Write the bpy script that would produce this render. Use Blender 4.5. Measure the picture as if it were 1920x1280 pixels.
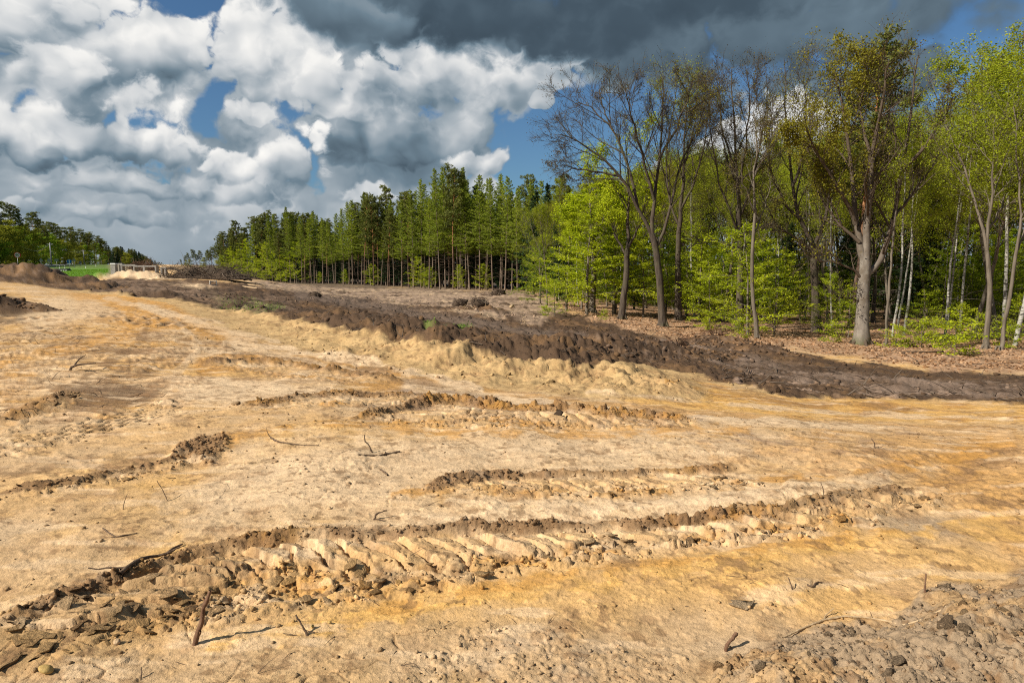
import bpy, math, random
import numpy as np
from mathutils import Vector, Matrix

rng = np.random.default_rng(7)
random.seed(7)
scene = bpy.context.scene
for _o in list(bpy.data.objects):
    bpy.data.objects.remove(_o)
C = scene.collection

# ------------------------------------------------------------------ camera
F, HZ, CAMZ = 1280.0, 496.0, 1.8
PITCH = math.atan((640 - HZ) / F)
cam_d = bpy.data.cameras.new('camera')
cam_d.sensor_width = 36.0
cam_d.lens = 36.0 * F / 1920.0
cam_d.clip_start = 0.05
cam_d.clip_end = 9000
cam = bpy.data.objects.new('camera', cam_d)
cam.location = (0, 0, CAMZ)
cam.rotation_euler = (math.pi / 2 - PITCH, 0, 0)
C.objects.link(cam)
scene.camera = cam
CP, SP = math.cos(PITCH), math.sin(PITCH)


def ray(px, py):
    """direction with y component 1 through a point of the photograph (1920x1280)"""
    a, b = (px - 960) / F, (640 - py) / F
    y, z = CP + b * SP, -SP + b * CP
    return a / y, z / y


def P(px, py, d):
    x, z = ray(px, py)
    return Vector((x * d, d, CAMZ + z * d))


def project(x, y, z):
    zz = z - CAMZ
    dep = y * CP - zz * SP
    up = y * SP + zz * CP
    dep = np.where(dep < 0.2, 0.2, dep)
    return 960 + F * x / dep, 640 - F * up / dep


# ------------------------------------------------------------------ light
SUN = Vector((-0.80, -0.42, 0.72)).normalized()
SUN_EL, SUN_AZ = math.asin(SUN.z), math.atan2(SUN.x, SUN.y)
sd = bpy.data.lights.new('sun', 'SUN')
sd.energy = 5.0
sd.angle = math.radians(0.5)
sd.color = (1.0, 0.92, 0.79)
so = bpy.data.objects.new('sun', sd)
so.rotation_euler = (-SUN).to_track_quat('-Z', 'Y').to_euler()
C.objects.link(so)
scene.view_settings.view_transform = 'Standard'
scene.view_settings.look = 'None'
scene.view_settings.exposure = 0.52
scene.view_settings.gamma = 1.0
scene.view_settings.use_curve_mapping = False
scene.cycles.use_denoising = False
scene.cycles.filter_width = 1.1
scene.cycles.sample_clamp_indirect = 3.0
try:
    scene.cycles.denoiser = 'OPENIMAGEDENOISE'
    scene.cycles.denoising_input_passes = 'RGB_ALBEDO_NORMAL'
except Exception:
    pass
scene.cycles.max_bounces = 5
scene.cycles.diffuse_bounces = 3
scene.cycles.glossy_bounces = 1
scene.cycles.transmission_bounces = 3
scene.cycles.transparent_max_bounces = 6
scene.cycles.volume_bounces = 0
scene.cycles.caustics_reflective = False
scene.cycles.caustics_refractive = False


# ------------------------------------------------------------------ node helper
class NT:
    def __init__(self, tree):
        self.t = tree

    def n(self, typ, **kw):
        nd = self.t.nodes.new(typ)
        for k, v in kw.items():
            setattr(nd, k, v)
        return nd

    def put(self, sock, v):
        if v is None:
            return
        if isinstance(v, (int, float)):
            try:
                sock.default_value = v
            except TypeError:
                sock.default_value = (v, v, v)
        elif isinstance(v, (tuple, list)):
            v = tuple(v)
            if len(sock.default_value) == 4 and len(v) == 3:
                v = v + (1,)
            sock.default_value = v
        else:
            self.t.links.new(v, sock)

    def m(self, op, a, b=None, c=None, clamp=False):
        nd = self.n('ShaderNodeMath', operation=op, use_clamp=clamp)
        for i, v in enumerate((a, b, c)):
            if v is not None:
                self.put(nd.inputs[i], v)
        return nd.outputs[0]

    def v(self, op, a, b=None, out=0):
        nd = self.n('ShaderNodeVectorMath', operation=op)
        self.put(nd.inputs[0], a)
        if b is not None:
            self.put(nd.inputs['Scale' if op == 'SCALE' else 1], b)
        return nd.outputs[out if op not in ('DOT_PRODUCT', 'LENGTH', 'DISTANCE') else 'Value']

    def noise(self, vec, scale, detail=4, rough=0.55, dist=0.0, out='Fac', lac=2.0):
        nd = self.n('ShaderNodeTexNoise')
        self.put(nd.inputs['Vector'], vec)
        nd.inputs['Scale'].default_value = scale
        nd.inputs['Detail'].default_value = detail
        nd.inputs['Roughness'].default_value = rough
        nd.inputs['Lacunarity'].default_value = lac
        nd.inputs['Distortion'].default_value = dist
        return nd.outputs[out]

    def ss(self, x, a, b, to0=0.0, to1=1.0):
        nd = self.n('ShaderNodeMapRange', interpolation_type='SMOOTHSTEP')
        self.put(nd.inputs['Value'], x)
        for k, v in (('From Min', a), ('From Max', b), ('To Min', to0), ('To Max', to1)):
            self.put(nd.inputs[k], v)
        return nd.outputs[0]

    def ramp(self, fac, stops, interp='LINEAR'):
        nd = self.n('ShaderNodeValToRGB')
        cr = nd.color_ramp
        cr.interpolation = interp
        while len(cr.elements) < len(stops):
            cr.elements.new(0.5)
        for e, (p, c) in zip(cr.elements, stops):
            e.position = p
        for e, (p, c) in zip(cr.elements, stops):
            e.position = p
            e.color = tuple(c) + ((1,) if len(c) == 3 else ())
        self.put(nd.inputs[0], fac)
        return nd.outputs[0]

    def mix(self, f, a, b, blend='MIX'):
        nd = self.n('ShaderNodeMix', data_type='RGBA', blend_type=blend)
        self.put(nd.inputs[0], f)
        self.put(nd.inputs[6], a)
        self.put(nd.inputs[7], b)
        return nd.outputs[2]

    def mixf(self, f, a, b):
        nd = self.n('ShaderNodeMix', data_type='FLOAT')
        self.put(nd.inputs[0], f)
        self.put(nd.inputs[2], a)
        self.put(nd.inputs[3], b)
        return nd.outputs[0]


def lin(r, g, b):
    f = lambda c: ((c / 255 + 0.055) / 1.055) ** 2.4 if c > 10 else c / 255 / 12.92
    return f(r), f(g), f(b)


# ------------------------------------------------------------------ sky with clouds
# large-scale layout of the cumulus by direction
# 0..9 brightness of cloud, 10 thin white veil, 11 thin grey veil, 12 open blue
SKY = [[6, 10, 7, 6, 10, 12, 10, 8, 7, 5, 3, 2, 2, 1, 1, 1, 1, 1, 1, 1, 1, 1, 1, 1, 2, 2, 3, 3, 11, 11, 11, 11],
       [7, 7, 7, 8, 8, 8, 12, 9, 7, 7, 6, 5, 3, 5, 6, 4, 4, 3, 2, 1, 1, 1, 1, 2, 2, 2, 3, 3, 3, 3, 11, 11],
       [6, 8, 6, 6, 5, 5, 12, 8, 6, 6, 7, 7, 8, 9, 8, 9, 8, 8, 7, 4, 3, 3, 3, 3, 3, 3, 3, 3, 3, 3, 11, 11],
       [8, 7, 5, 8, 9, 8, 10, 6, 7, 12, 6, 7, 7, 7, 8, 5, 10, 12, 12, 12, 12, 11, 11, 11, 4, 5, 5, 5, 4, 3, 11, 11],
       [7, 8, 6, 9, 8, 6, 4, 5, 8, 6, 4, 3, 3, 3, 5, 5, 12, 12, 12, 12, 12, 11, 5, 7, 8, 8, 7, 5, 5, 5, 5, 5],
       [4, 5, 6, 7, 4, 5, 7, 6, 8, 6, 5, 4, 4, 5, 6, 7, 12, 12, 12, 10, 6, 7, 8, 9, 8, 7, 6, 5, 5, 5, 5, 5],
       [7, 6, 5, 7, 7, 5, 5, 6, 7, 6, 6, 5, 6, 6, 6, 6, 10, 10, 6, 6, 6, 6, 6, 6, 6, 6, 6, 6, 6, 6, 6, 6],
       [4, 5, 4, 5, 5, 4, 4, 4, 5, 5, 5, 5, 5, 5, 5, 5, 5, 5, 5, 5, 5, 5, 5, 5, 5, 5, 5, 5, 5, 5, 5, 5],
       [4] * 32, [4] * 32]
_cov = np.zeros((10, 32))
_bri = np.zeros((10, 32))
for _r in range(10):
    for _c in range(32):
        k_ = SKY[_r][_c]
        _cov[_r, _c], _bri[_r, _c] = (1.0, k_ / 9) if k_ < 10 else ((0.5, 0.72), (0.55, 0.40), (0.0, 0.62))[k_ - 10]
AZ0, AZ1, EL0, EL1 = -0.68, 0.68, -0.01, 0.44
_az = np.linspace(AZ0, AZ1, 31)
_el = np.linspace(EL0, EL1, 15)
_A, _E = np.meshgrid(_az, _el)
_px, _py = project(np.sin(_A) * np.cos(_E) * 1e4, np.cos(_A) * np.cos(_E) * 1e4, np.sin(_E) * 1e4)


def bilin(g, r, c):
    r = np.clip(r, 0, g.shape[0] - 1.001)
    c = np.clip(c, 0, g.shape[1] - 1.001)
    r0, c0 = r.astype(int), c.astype(int)
    fr, fc = r - r0, c - c0
    return (g[r0, c0] * (1 - fr) * (1 - fc) + g[r0 + 1, c0] * fr * (1 - fc)
            + g[r0, c0 + 1] * (1 - fr) * fc + g[r0 + 1, c0 + 1] * fr * fc)


_C = bilin(_cov, _py / 60 - 0.5, _px / 60 - 0.5)
_B = bilin(_bri, _py / 60 - 0.5, _px / 60 - 0.5)

world = bpy.data.worlds.new('World')
scene.world = world
world.use_nodes = True
world.node_tree.nodes.clear()
W = NT(world.node_tree)
tc = W.n('ShaderNodeTexCoord').outputs['Generated']
dirv = W.v('NORMALIZE', tc)
warpn = W.noise(dirv, 5.0, 1, 0.55, out='Color')
warp = W.v('SCALE', W.v('SUBTRACT', warpn, (0.5, 0.5, 0.5)), 0.05)
warpn2 = W.noise(dirv, 22.0, 2, 0.6, out='Color')
warp = W.v('ADD', warp, W.v('SCALE', W.v('SUBTRACT', warpn2, (0.5, 0.5, 0.5)), 0.035))
dw = W.v('ADD', dirv, warp)
sx = W.n('ShaderNodeSeparateXYZ')
W.put(sx.inputs[0], dw)
X_, Y_, Z_ = sx.outputs
az = W.m('ARCTAN2', X_, Y_)
el = W.m('ARCTAN2', Z_, W.m('SQRT', W.m('ADD', W.m('MULTIPLY', X_, X_), W.m('MULTIPLY', Y_, Y_))))
fa = W.m('DIVIDE', W.m('SUBTRACT', az, AZ0), AZ1 - AZ0, clamp=True)
fe = W.m('DIVIDE', W.m('SUBTRACT', el, EL0), EL1 - EL0, clamp=True)


def svd_map(M, rank=9):
    U, S, Vt = np.linalg.svd(M, full_matrices=False)
    tot = None
    for k in range(0, rank, 3):
        cu = (U[:, k:k + 3] * np.sqrt(S[k:k + 3]))
        cv = (Vt[k:k + 3].T * np.sqrt(S[k:k + 3]))
        ou, ov = max(0, -cu.min()), max(0, -cv.min())
        re = W.ramp(fe, [(i / (len(cu) - 1), tuple(cu[i] + ou)) for i in range(len(cu))], 'EASE')
        ra = W.ramp(fa, [(i / (len(cv) - 1), tuple(cv[i] + ov)) for i in range(len(cv))], 'EASE')
        t = W.v('DOT_PRODUCT', W.v('SUBTRACT', re, (ou,) * 3), W.v('SUBTRACT', ra, (ov,) * 3))
        tot = t if tot is None else W.m('ADD', tot, t)
    return tot


cov_in, bri_in = svd_map(_C), svd_map(_B)
# beyond the part in view the same kind of sky goes on at random
inside = W.m('MULTIPLY', W.ss(W.m('ABSOLUTE', az), 0.62, 0.78, 1, 0), W.ss(el, 0.38, 0.52, 1, 0))
big = W.noise(dirv, 2.3, 2, 0.55)
big2 = W.noise(W.v('ADD', dirv, (5.1, 2.2, 7.7)), 2.6, 2, 0.55)
cov = W.mixf(inside, W.ss(big, 0.36, 0.56), cov_in)
bri = W.mixf(inside, W.ss(big2, 0.25, 0.75, 0.15, 0.95), bri_in)
pb = W.v('MULTIPLY', dirv, (1.0, 1.0, 1.2))
L3 = tuple(c * 0.022 for c in (-0.62, 0.0, 0.80))


def ridged(vec, scale, detail):
    nd = W.n('ShaderNodeTexNoise', noise_type='RIDGED_MULTIFRACTAL', normalize=True)
    W.put(nd.inputs['Vector'], vec)
    nd.inputs['Scale'].default_value = scale
    nd.inputs['Detail'].default_value = detail
    nd.inputs['Roughness'].default_value = 0.5
    nd.inputs['Lacunarity'].default_value = 2.1
    nd.inputs['Offset'].default_value = 0.9
    nd.inputs['Gain'].default_value = 1.6
    return nd.outputs[0]


pw = W.v('ADD', pb, W.v('SCALE', warp, 0.7))
hb = W.noise(pw, 8.0, 7, 0.56, lac=2.1)
rg0 = ridged(pw, 12.0, 6)
rg1 = ridged(W.v('ADD', pw, L3), 12.0, 6)
s0 = W.noise(pw, 8.0, 3, 0.52)
s1 = W.noise(W.v('ADD', pw, tuple(c * 1.5 for c in L3)), 8.0, 3, 0.52)
hgt0 = W.m('SUBTRACT', W.m('ADD', W.m('SUBTRACT', hb, 0.5), 0.17 + 0.20 * 0.5), W.m('MULTIPLY', rg0, 0.20))
lit = W.m('ADD', W.m('MULTIPLY', W.m('SUBTRACT', rg1, rg0), 0.16), W.m('MULTIPLY', W.m('SUBTRACT', s0, s1), 0.9))
covn = W.m('ADD', W.m('ADD', cov, -0.10), W.m('MULTIPLY', W.m('SUBTRACT', hgt0, 0.17), 2.0))
covn = W.m('ADD', covn, W.ss(el, 0.04, 0.13, 0.6, 0.0))
mask = W.ss(covn, 0.38, 0.62)
# contrast of heads against the grey behind them
b0 = W.m('ADD', bri, W.m('MULTIPLY', W.m('SUBTRACT', hgt0, 0.17), 1.15))
edge = W.ss(b0, 0.52, 0.72)
lowc = W.ss(el, 0.0, 0.10)
darkc = W.ss(bri, 0.12, 0.42, 0.25, 1.0)
amp = W.m('MULTIPLY', W.m('MULTIPLY', lowc, darkc), 1.0)
b1 = W.m('ADD', W.m('MULTIPLY', bri, 0.58), W.m('MULTIPLY', W.m('MULTIPLY', W.m('SUBTRACT', edge, 0.45), 0.10), amp))
b1 = W.m('ADD', b1, W.m('MULTIPLY', W.m('MULTIPLY', lit, 0.5), amp))
b1 = W.m('ADD', b1, W.ss(el, 0.0, 0.24, 0.26, 0.13))
# single cumulus heads, far ones first: px, py, half width, rise, drop (photo pixels), brightness of top and base
CUMULUS = [(1000, 130, 120, 42, 40, .84, .62), (90, 60, 110, 75, 60, .72, .54), (255, 85, 112, 56, 76, .84, .50), (520, 120, 120, 110, 80, .88, .58), (700, 190, 120, 50, 60, .78, .54),
           (835, 150, 150, 95, 110, .90, .46), (480, 215, 60, 22, 16, .78, .64), (95, 140, 62, 44, 40, .82, .56), (300, 345, 175, 38, 26, .64, .46), (690, 275, 150, 42, 45, .46, .33),
           (1450, 270, 160, 85, 60, .86, .58), (905, 305, 80, 28, 30, .84, .58), (1015, 200, 30, 24, 14, .72, .60), (560, 312, 60, 72, 72, .90, .52), (430, 312, 60, 40, 22, .88, .48),
           (70, 258, 88, 68, 46, .88, .36), (268, 262, 94, 70, 54, .94, .36), (250, 400, 125, 28, 22, .64, .50), (60, 398, 92, 26, 24, .70, .50), (665, 372, 60, 24, 20, .78, .58),
           (1500, 60, 420, 80, 60, .33, .30), (1080, 5, 560, 60, 88, .22, .17), (640, 20, 130, 40, 62, .44, .28)]
fsh = W.m('MULTIPLY_ADD', W.m('SUBTRACT', hgt0, 0.17), 2.1, 1.0)
lita = W.m('MULTIPLY', lit, 1.0)
bcl, mcl = b1, mask
for cpx, cpy, cw_, ct_, cb_, bt_, bb_ in CUMULUS:
    dx_, dz_ = ray(cpx, cpy)
    a0_, e0_ = math.atan(dx_), math.atan2(dz_, math.hypot(1, dx_))
    ws_, ts_, bs_ = cw_ / F, ct_ / F, cb_ / F
    du_ = W.m('MULTIPLY_ADD', az, 1 / ws_, -a0_ / ws_)
    tp_ = W.m('MAXIMUM', W.m('MULTIPLY_ADD', el, 1 / ts_, -e0_ / ts_), 0.0)
    bn_ = W.m('MINIMUM', W.m('MULTIPLY_ADD', el, 1 / bs_, -e0_ / bs_), 0.0)
    sv_ = W.m('ADD', tp_, bn_)
    rr2 = W.m('SQRT', W.m('MULTIPLY_ADD', sv_, sv_, W.m('MULTIPLY', du_, du_)))
    dark_ = bt_ < 0.45
    al_ = W.ss(W.m('SUBTRACT', fsh, rr2), -0.07 if not dark_ else -0.15, 0.15 if not dark_ else 0.55)
    bb2 = W.m('MULTIPLY_ADD', W.ss(sv_, -0.75, 0.55), (bt_ - bb_) * 0.88, bb_)
    bb2 = W.m('MULTIPLY_ADD', lita, 1.0 if not dark_ else 0.25, bb2)
    bcl = W.mixf(al_, bcl, bb2)
    mcl = W.m('MAXIMUM', mcl, al_)
b1, mask = bcl, mcl
ccol = W.ramp(b1, [(0.0, lin(44, 56, 67)), (0.2, lin(72, 88, 101)), (0.4, lin(112, 132, 146)), (0.56, lin(158, 170, 179)),
                   (0.72, lin(205, 209, 212)), (0.9, lin(244, 243, 240)), (1.0, lin(255, 253, 248))])
sky = W.n('ShaderNodeTexSky', sky_type='NISHITA')
sky.sun_disc = False
sky.sun_elevation = SUN_EL
sky.sun_rotation = SUN_AZ
sky.air_density = 1.0
sky.dust_density = 0.6
sky.ozone_density = 2.0
SKYS = 0.075
bg = W.n('ShaderNodeBackground')
bg.inputs[1].default_value = SKYS
GAIN = 0.69 / SKYS
cl = W.v('SCALE', ccol, GAIN)
blue = W.v('MULTIPLY', sky.outputs[0], (0.44, 0.62, 0.76))
W.put(bg.inputs[0], W.mix(mask, blue, cl))
wo = W.n('ShaderNodeOutputWorld')
W.t.links.new(bg.outputs[0], wo.inputs[0])
world.cycles.sampling_method = 'MANUAL'
world.cycles.sample_map_resolution = 256
scene.cycles.use_adaptive_sampling = True
scene.cycles.adaptive_threshold = 0.012
scene.cycles.adaptive_min_samples = 12

# ------------------------------------------------------------------ numpy noise
def hash2(ix, iy, seed):
    h = ix.astype(np.uint32) * np.uint32(374761393) + iy.astype(np.uint32) * np.uint32(668265263) + np.uint32((seed * 974711) & 0xFFFFFFFF)
    h = (h ^ (h >> np.uint32(13))) * np.uint32(1274126177)
    h = h ^ (h >> np.uint32(16))
    return (h & np.uint32(0xFFFFFF)).astype(np.float32) * np.float32(1 / 0xFFFFFF)


def vnoise(x, y, seed=0):
    ix, iy = np.floor(x), np.floor(y)
    fx, fy = (x - ix).astype(np.float32), (y - iy).astype(np.float32)
    u = fx * fx * fx * (fx * (fx * 6 - 15) + 10)
    v = fy * fy * fy * (fy * (fy * 6 - 15) + 10)
    ix, iy = ix.astype(np.int32), iy.astype(np.int32)
    a, b = hash2(ix, iy, seed), hash2(ix + 1, iy, seed)
    c, d = hash2(ix, iy + 1, seed), hash2(ix + 1, iy + 1, seed)
    return (a * (1 - u) + b * u) * (1 - v) + (c * (1 - u) + d * u) * v


def fbm(x, y, scale, octv=4, seed=0, gain=0.5, lac=2.13):
    """-1..1"""
    s, a, t = 0.0, 1.0, 0.0
    ca, sa = math.cos(0.6), math.sin(0.6)
    x, y = x * scale, y * scale
    for i in range(octv):
        s = s + a * (vnoise(x, y, seed + i * 17) * 2 - 1)
        t += a
        a *= gain
        x, y = (x * ca - y * sa) * lac + 11.3, (x * sa + y * ca) * lac + 5.7
    return s / t * 1.5


def worley(x, y, scale, seed=0):
    """distances to the two nearest cell points and a random value of the nearest cell"""
    x, y = x * scale, y * scale
    x, y = x.astype(np.float32), y.astype(np.float32)
    ix, iy = np.floor(x).astype(np.int32), np.floor(y).astype(np.int32)
    f1 = np.full(x.shape, 9.0, np.float32)
    f2 = f1.copy()
    idv = np.zeros(x.shape, np.float32)
    for dx in (-1, 0, 1):
        for dy in (-1, 0, 1):
            cx, cy = ix + dx, iy + dy
            qx = cx + 0.1 + 0.8 * hash2(cx, cy, seed)
            qy = cy + 0.1 + 0.8 * hash2(cx, cy, seed + 5)
            d = np.hypot(qx - x, qy - y).astype(np.float32)
            m = d < f1
            f2 = np.where(m, f1, np.minimum(f2, d))
            idv = np.where(m, hash2(cx, cy, seed + 9), idv)
            f1 = np.where(m, d, f1)
    return f1, f2, idv


def clods(x, y, scale, seed=0, fill=0.8):
    """0..1 rounded angular lumps of random height"""
    wx = x + fbm(x, y, scale * 1.7, 2, seed + 3) * 0.22 / scale
    wy = y + fbm(x, y, scale * 1.7, 2, seed + 4) * 0.22 / scale
    f1, f2, idv = worley(wx, wy, scale, seed)
    b = np.sqrt(np.clip(1 - (f1 / 0.62) ** 2, 0, 1))
    return b * np.where(idv < fill, 0.25 + 0.75 * idv / fill, 0.05)


def clm(m, x, y, scale, seed=0, fill=0.8):
    """clods computed only where the mask m is set"""
    out = np.zeros(x.shape, np.float32)
    k = m > 0.01
    if k.any():
        out[k] = clods(x[k], y[k], scale, seed, fill)
    return out


def sstep(x, a, b):
    t = np.clip((x - a) / (b - a), 0, 1)
    return t * t * (3 - 2 * t)


def seg_dist(x, y, pts):
    """distance to a polyline, arc length of the nearest point, side (+ = left of its direction)"""
    best = np.full(x.shape, 1e9)
    s_at = np.zeros(x.shape)
    side = np.ones(x.shape)
    acc = 0.0
    for (x0, y0), (x1, y1) in zip(pts[:-1], pts[1:]):
        dx, dy = x1 - x0, y1 - y0
        L = math.hypot(dx, dy) + 1e-9
        t = np.clip(((x - x0) * dx + (y - y0) * dy) / L ** 2, 0, 1)
        d = np.hypot(x - x0 - t * dx, y - y0 - t * dy)
        m = d < best
        best = np.where(m, d, best)
        s_at = np.where(m, acc + t * L, s_at)
        side = np.where(m, np.sign(dx * (y - y0) - dy * (x - x0)), side)
        acc += L
    return best, s_at, side


def smooth_pts(pts, n=40):
    """Catmull-Rom resampling of a list of tuples"""
    p = np.array(pts, float)
    q = np.vstack([2 * p[0] - p[1], p, 2 * p[-1] - p[-2]])
    out = []
    for t in np.linspace(0, len(p) - 1.0001, n):
        i = int(t)
        f = t - i
        a, b, c, d = q[i], q[i + 1], q[i + 2], q[i + 3]
        out.append(0.5 * (2 * b + (c - a) * f + (2 * a - 5 * b + 4 * c - d) * f * f + (3 * b - 3 * c + d - a) * f ** 3))
    return np.array(out)


# ------------------------------------------------------------------ broad shape of the land
near = [(1280, 2.94), (1000, 4.57), (880, 6.0)]
CTRL = []
for px in (-300, 0, 320, 640, 960, 1280, 1600, 2000, 2300):
    CTRL += [(px, py, d) for py, d in near]
CTRL += [(0, 800, 7.6), (0, 740, 9.6), (0, 680, 13), (0, 620, 19), (0, 580, 26), (0, 555, 33), (0, 530, 40), (0, 515, 46),
         (-300, 800, 7.6), (-300, 680, 13), (-300, 560, 30), (-300, 515, 46),
         (0, 512, 70), (0, 508, 120), (0, 504, 180), (0, 498, 240), (0, 497, 600), (-300, 508, 120), (-300, 498, 240),
         (130, 548, 38), (130, 535, 50), (130, 520, 85), (140, 506, 145), (150, 504, 180), (170, 498, 240),
         (320, 800, 7.8), (320, 740, 10), (320, 680, 13.6), (320, 620, 20), (320, 575, 32), (320, 552, 44), (320, 532, 62),
         (320, 514, 85), (320, 506, 125), (320, 499, 250), (320, 498, 700), (430, 516, 110), (440, 525, 190), (400, 505, 350),
         (640, 800, 7.8), (640, 750, 9.8), (640, 700, 13.6), (640, 655, 18.5), (640, 604, 33), (640, 570, 52), (640, 545, 95), (640, 533, 150),
         (960, 800, 8.0), (960, 745, 11.2), (960, 718, 13.4), (960, 640, 28), (960, 600, 42), (960, 570, 64), (960, 546, 108),
         (800, 541, 122), (800, 575, 54), (800, 620, 30), (800, 700, 14.5),
         (1280, 800, 8.2), (1280, 740, 12), (1280, 700, 16.4), (1280, 660, 27), (1280, 632, 37), (1280, 612, 47), (1280, 585, 70), (1280, 560, 120),
         (1600, 800, 8.8), (1600, 745, 14), (1600, 702, 22), (1600, 655, 36), (1600, 628, 47), (1600, 594, 70), (1600, 562, 130),
         (2000, 800, 8.8), (2000, 752, 13.8), (2000, 715, 20), (2000, 665, 34), (2000, 630, 47), (2000, 595, 70), (2000, 562, 130),
         (2300, 752, 13.8), (2300, 665, 34), (2300, 600, 70), (1280, 515, 600), (2000, 515, 600), (640, 508, 600)]
_c = np.array([(P(a, b, d).x / d, math.log(d), P(a, b, d).z) for a, b, d in CTRL])


def _phi(r):
    return np.where(r > 1e-9, r * r * np.log(np.maximum(r, 1e-9)), 0)


_WS = 0.55
_q = np.column_stack([_c[:, 0] / 0.5, _c[:, 1] * _WS])
_n = len(_q)
_K = _phi(np.hypot(_q[:, None, 0] - _q[None, :, 0], _q[:, None, 1] - _q[None, :, 1])) + np.eye(_n) * 2e-3
_Pm = np.column_stack([np.ones(_n), _q])
_M = np.block([[_K, _Pm], [_Pm.T, np.zeros((3, 3))]])
_sol = np.linalg.solve(_M, np.concatenate([_c[:, 2], np.zeros(3)]))
GU = np.linspace(-1.05, 1.05, 241)
GW = np.linspace(math.log(2.6), math.log(700), 281)
_gu, _gw = np.meshgrid(GU / 0.5, GW * _WS)
_z = _sol[_n] + _sol[_n + 1] * _gu + _sol[_n + 2] * _gw
for _i in range(_n):
    _z = _z + _sol[_i] * _phi(np.hypot(_gu - _q[_i, 0], _gw - _q[_i, 1]))
_BASE = _z


def base_z(x, y):
    x, y = np.asarray(x, float), np.asarray(y, float)
    yy = np.maximum(y, 2.6)
    u = np.clip(x / yy, GU[0], GU[-1])
    w = np.clip(np.log(yy), GW[0], GW[-1])
    return bilin(_BASE, (w - GW[0]) / (GW[1] - GW[0]), (u - GU[0]) / (GU[1] - GU[0]))


_ty = np.exp(np.linspace(math.log(2.5), math.log(600), 1500))


def G(px, py):
    """first point of the broad land surface seen at a photograph position"""
    x, z = ray(px, py)
    g = base_z(x * _ty, _ty)
    f = CAMZ + z * _ty - g
    k = np.where(f <= 0)[0]
    i = int(k[0]) if len(k) else len(_ty) - 1
    if i == 0:
        y = _ty[0]
    else:
        a = f[i - 1] / (f[i - 1] - f[i] + 1e-12)
        y = _ty[i - 1] * (1 - a) + _ty[i] * a
    return x * y, y


# heaps and ridges: crest points given as (px, py, distance), half width in metres
def crest(pts, n=36):
    w = [tuple(P(*p[:3])) + (p[3],) for p in pts]
    return smooth_pts(w, n)


RIDGES = [
    # sand berm in front of the pit
    dict(c=crest([(190, 548, 47, 2.2), (300, 553, 43, 2.0), (400, 568, 36, 1.7), (520, 587, 29, 1.6), (640, 602, 23.5, 2.1), (760, 619, 19.6, 2.3), (860, 631, 17.2, 2.5),
                  (960, 643, 15.8, 2.5), (1060, 664, 14.6, 2.0), (1130, 705, 14.0, 1.2), (1180, 738, 12.6, 0.8)]), lump=0.25, kind='sand'),
    # dark topsoil bank by the road
    dict(c=crest([(-260, 480, 44, 4.2), (0, 494, 45, 4.0), (60, 499, 45, 3.6), (110, 513, 45, 3.0), (150, 530, 45, 2.2), (185, 547, 44, 1.3)]), lump=0.42, kind='dark'),
    # dark bank closer on the far left
    dict(c=crest([(-260, 535, 25, 1.5), (-60, 545, 25, 1.4), (10, 560, 25.5, 1.0), (42, 582, 25.5, 0.6)]), lump=0.16, kind='dark'),
    # black soil heap beyond the yellow sand
    dict(c=crest([(1000, 668, 20.5, 0.9), (1050, 640, 21.5, 1.5), (1110, 632, 22.5, 1.6), (1170, 637, 23, 1.5), (1230, 645, 24, 1.4), (1290, 656, 26, 1.2), (1340, 660, 27.5, .8)]), lump=0.11, kind='dark'),
    # crest of the yellow sand shelf
    dict(c=crest([(1085, 684, 16.4, .8), (1160, 680, 16.6, 1.3), (1240, 680, 16.8, 1.4), (1310, 694, 16.3, 1.1), (1380, 716, 15.2, 0.8), (1460, 737, 14.0, .6)]), lump=0.05, kind='sand'),
    # pale sand heaps near the concrete frames
    dict(c=crest([(190, 512, 80, 1.2), (215, 509, 80, 1.5), (235, 506, 79, 1.7), (248, 509, 79, 1.2), (264, 509, 78, 1.5), (290, 517, 76, 1.4), (318, 525, 74, 1.2)]), lump=0.5, kind='pale'),
    # orange heap where the ramp tops out
    dict(c=crest([(190, 548, 40, .9), (230, 541, 40, 1.5), (265, 544, 40, 1.1), (300, 556, 39, .7)]), lump=0.12, kind='sand'),
    # scattered root balls and soil knots on the cleared strip
    dict(c=crest([(850, 578, 52, 1.1), (885, 572, 53, 1.6), (915, 578, 53, 1.1)]), lump=0.2, kind='dark'),
    dict(c=crest([(1315, 632, 33, 1.0), (1400, 638, 32, 1.2), (1450, 652, 30, .8)]), lump=0.12, kind='dark'),
]
PIT_FAR = smooth_pts([G(660, 608), G(760, 622), G(860, 637), G(960, 642), G(1020, 645)], 30)


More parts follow.
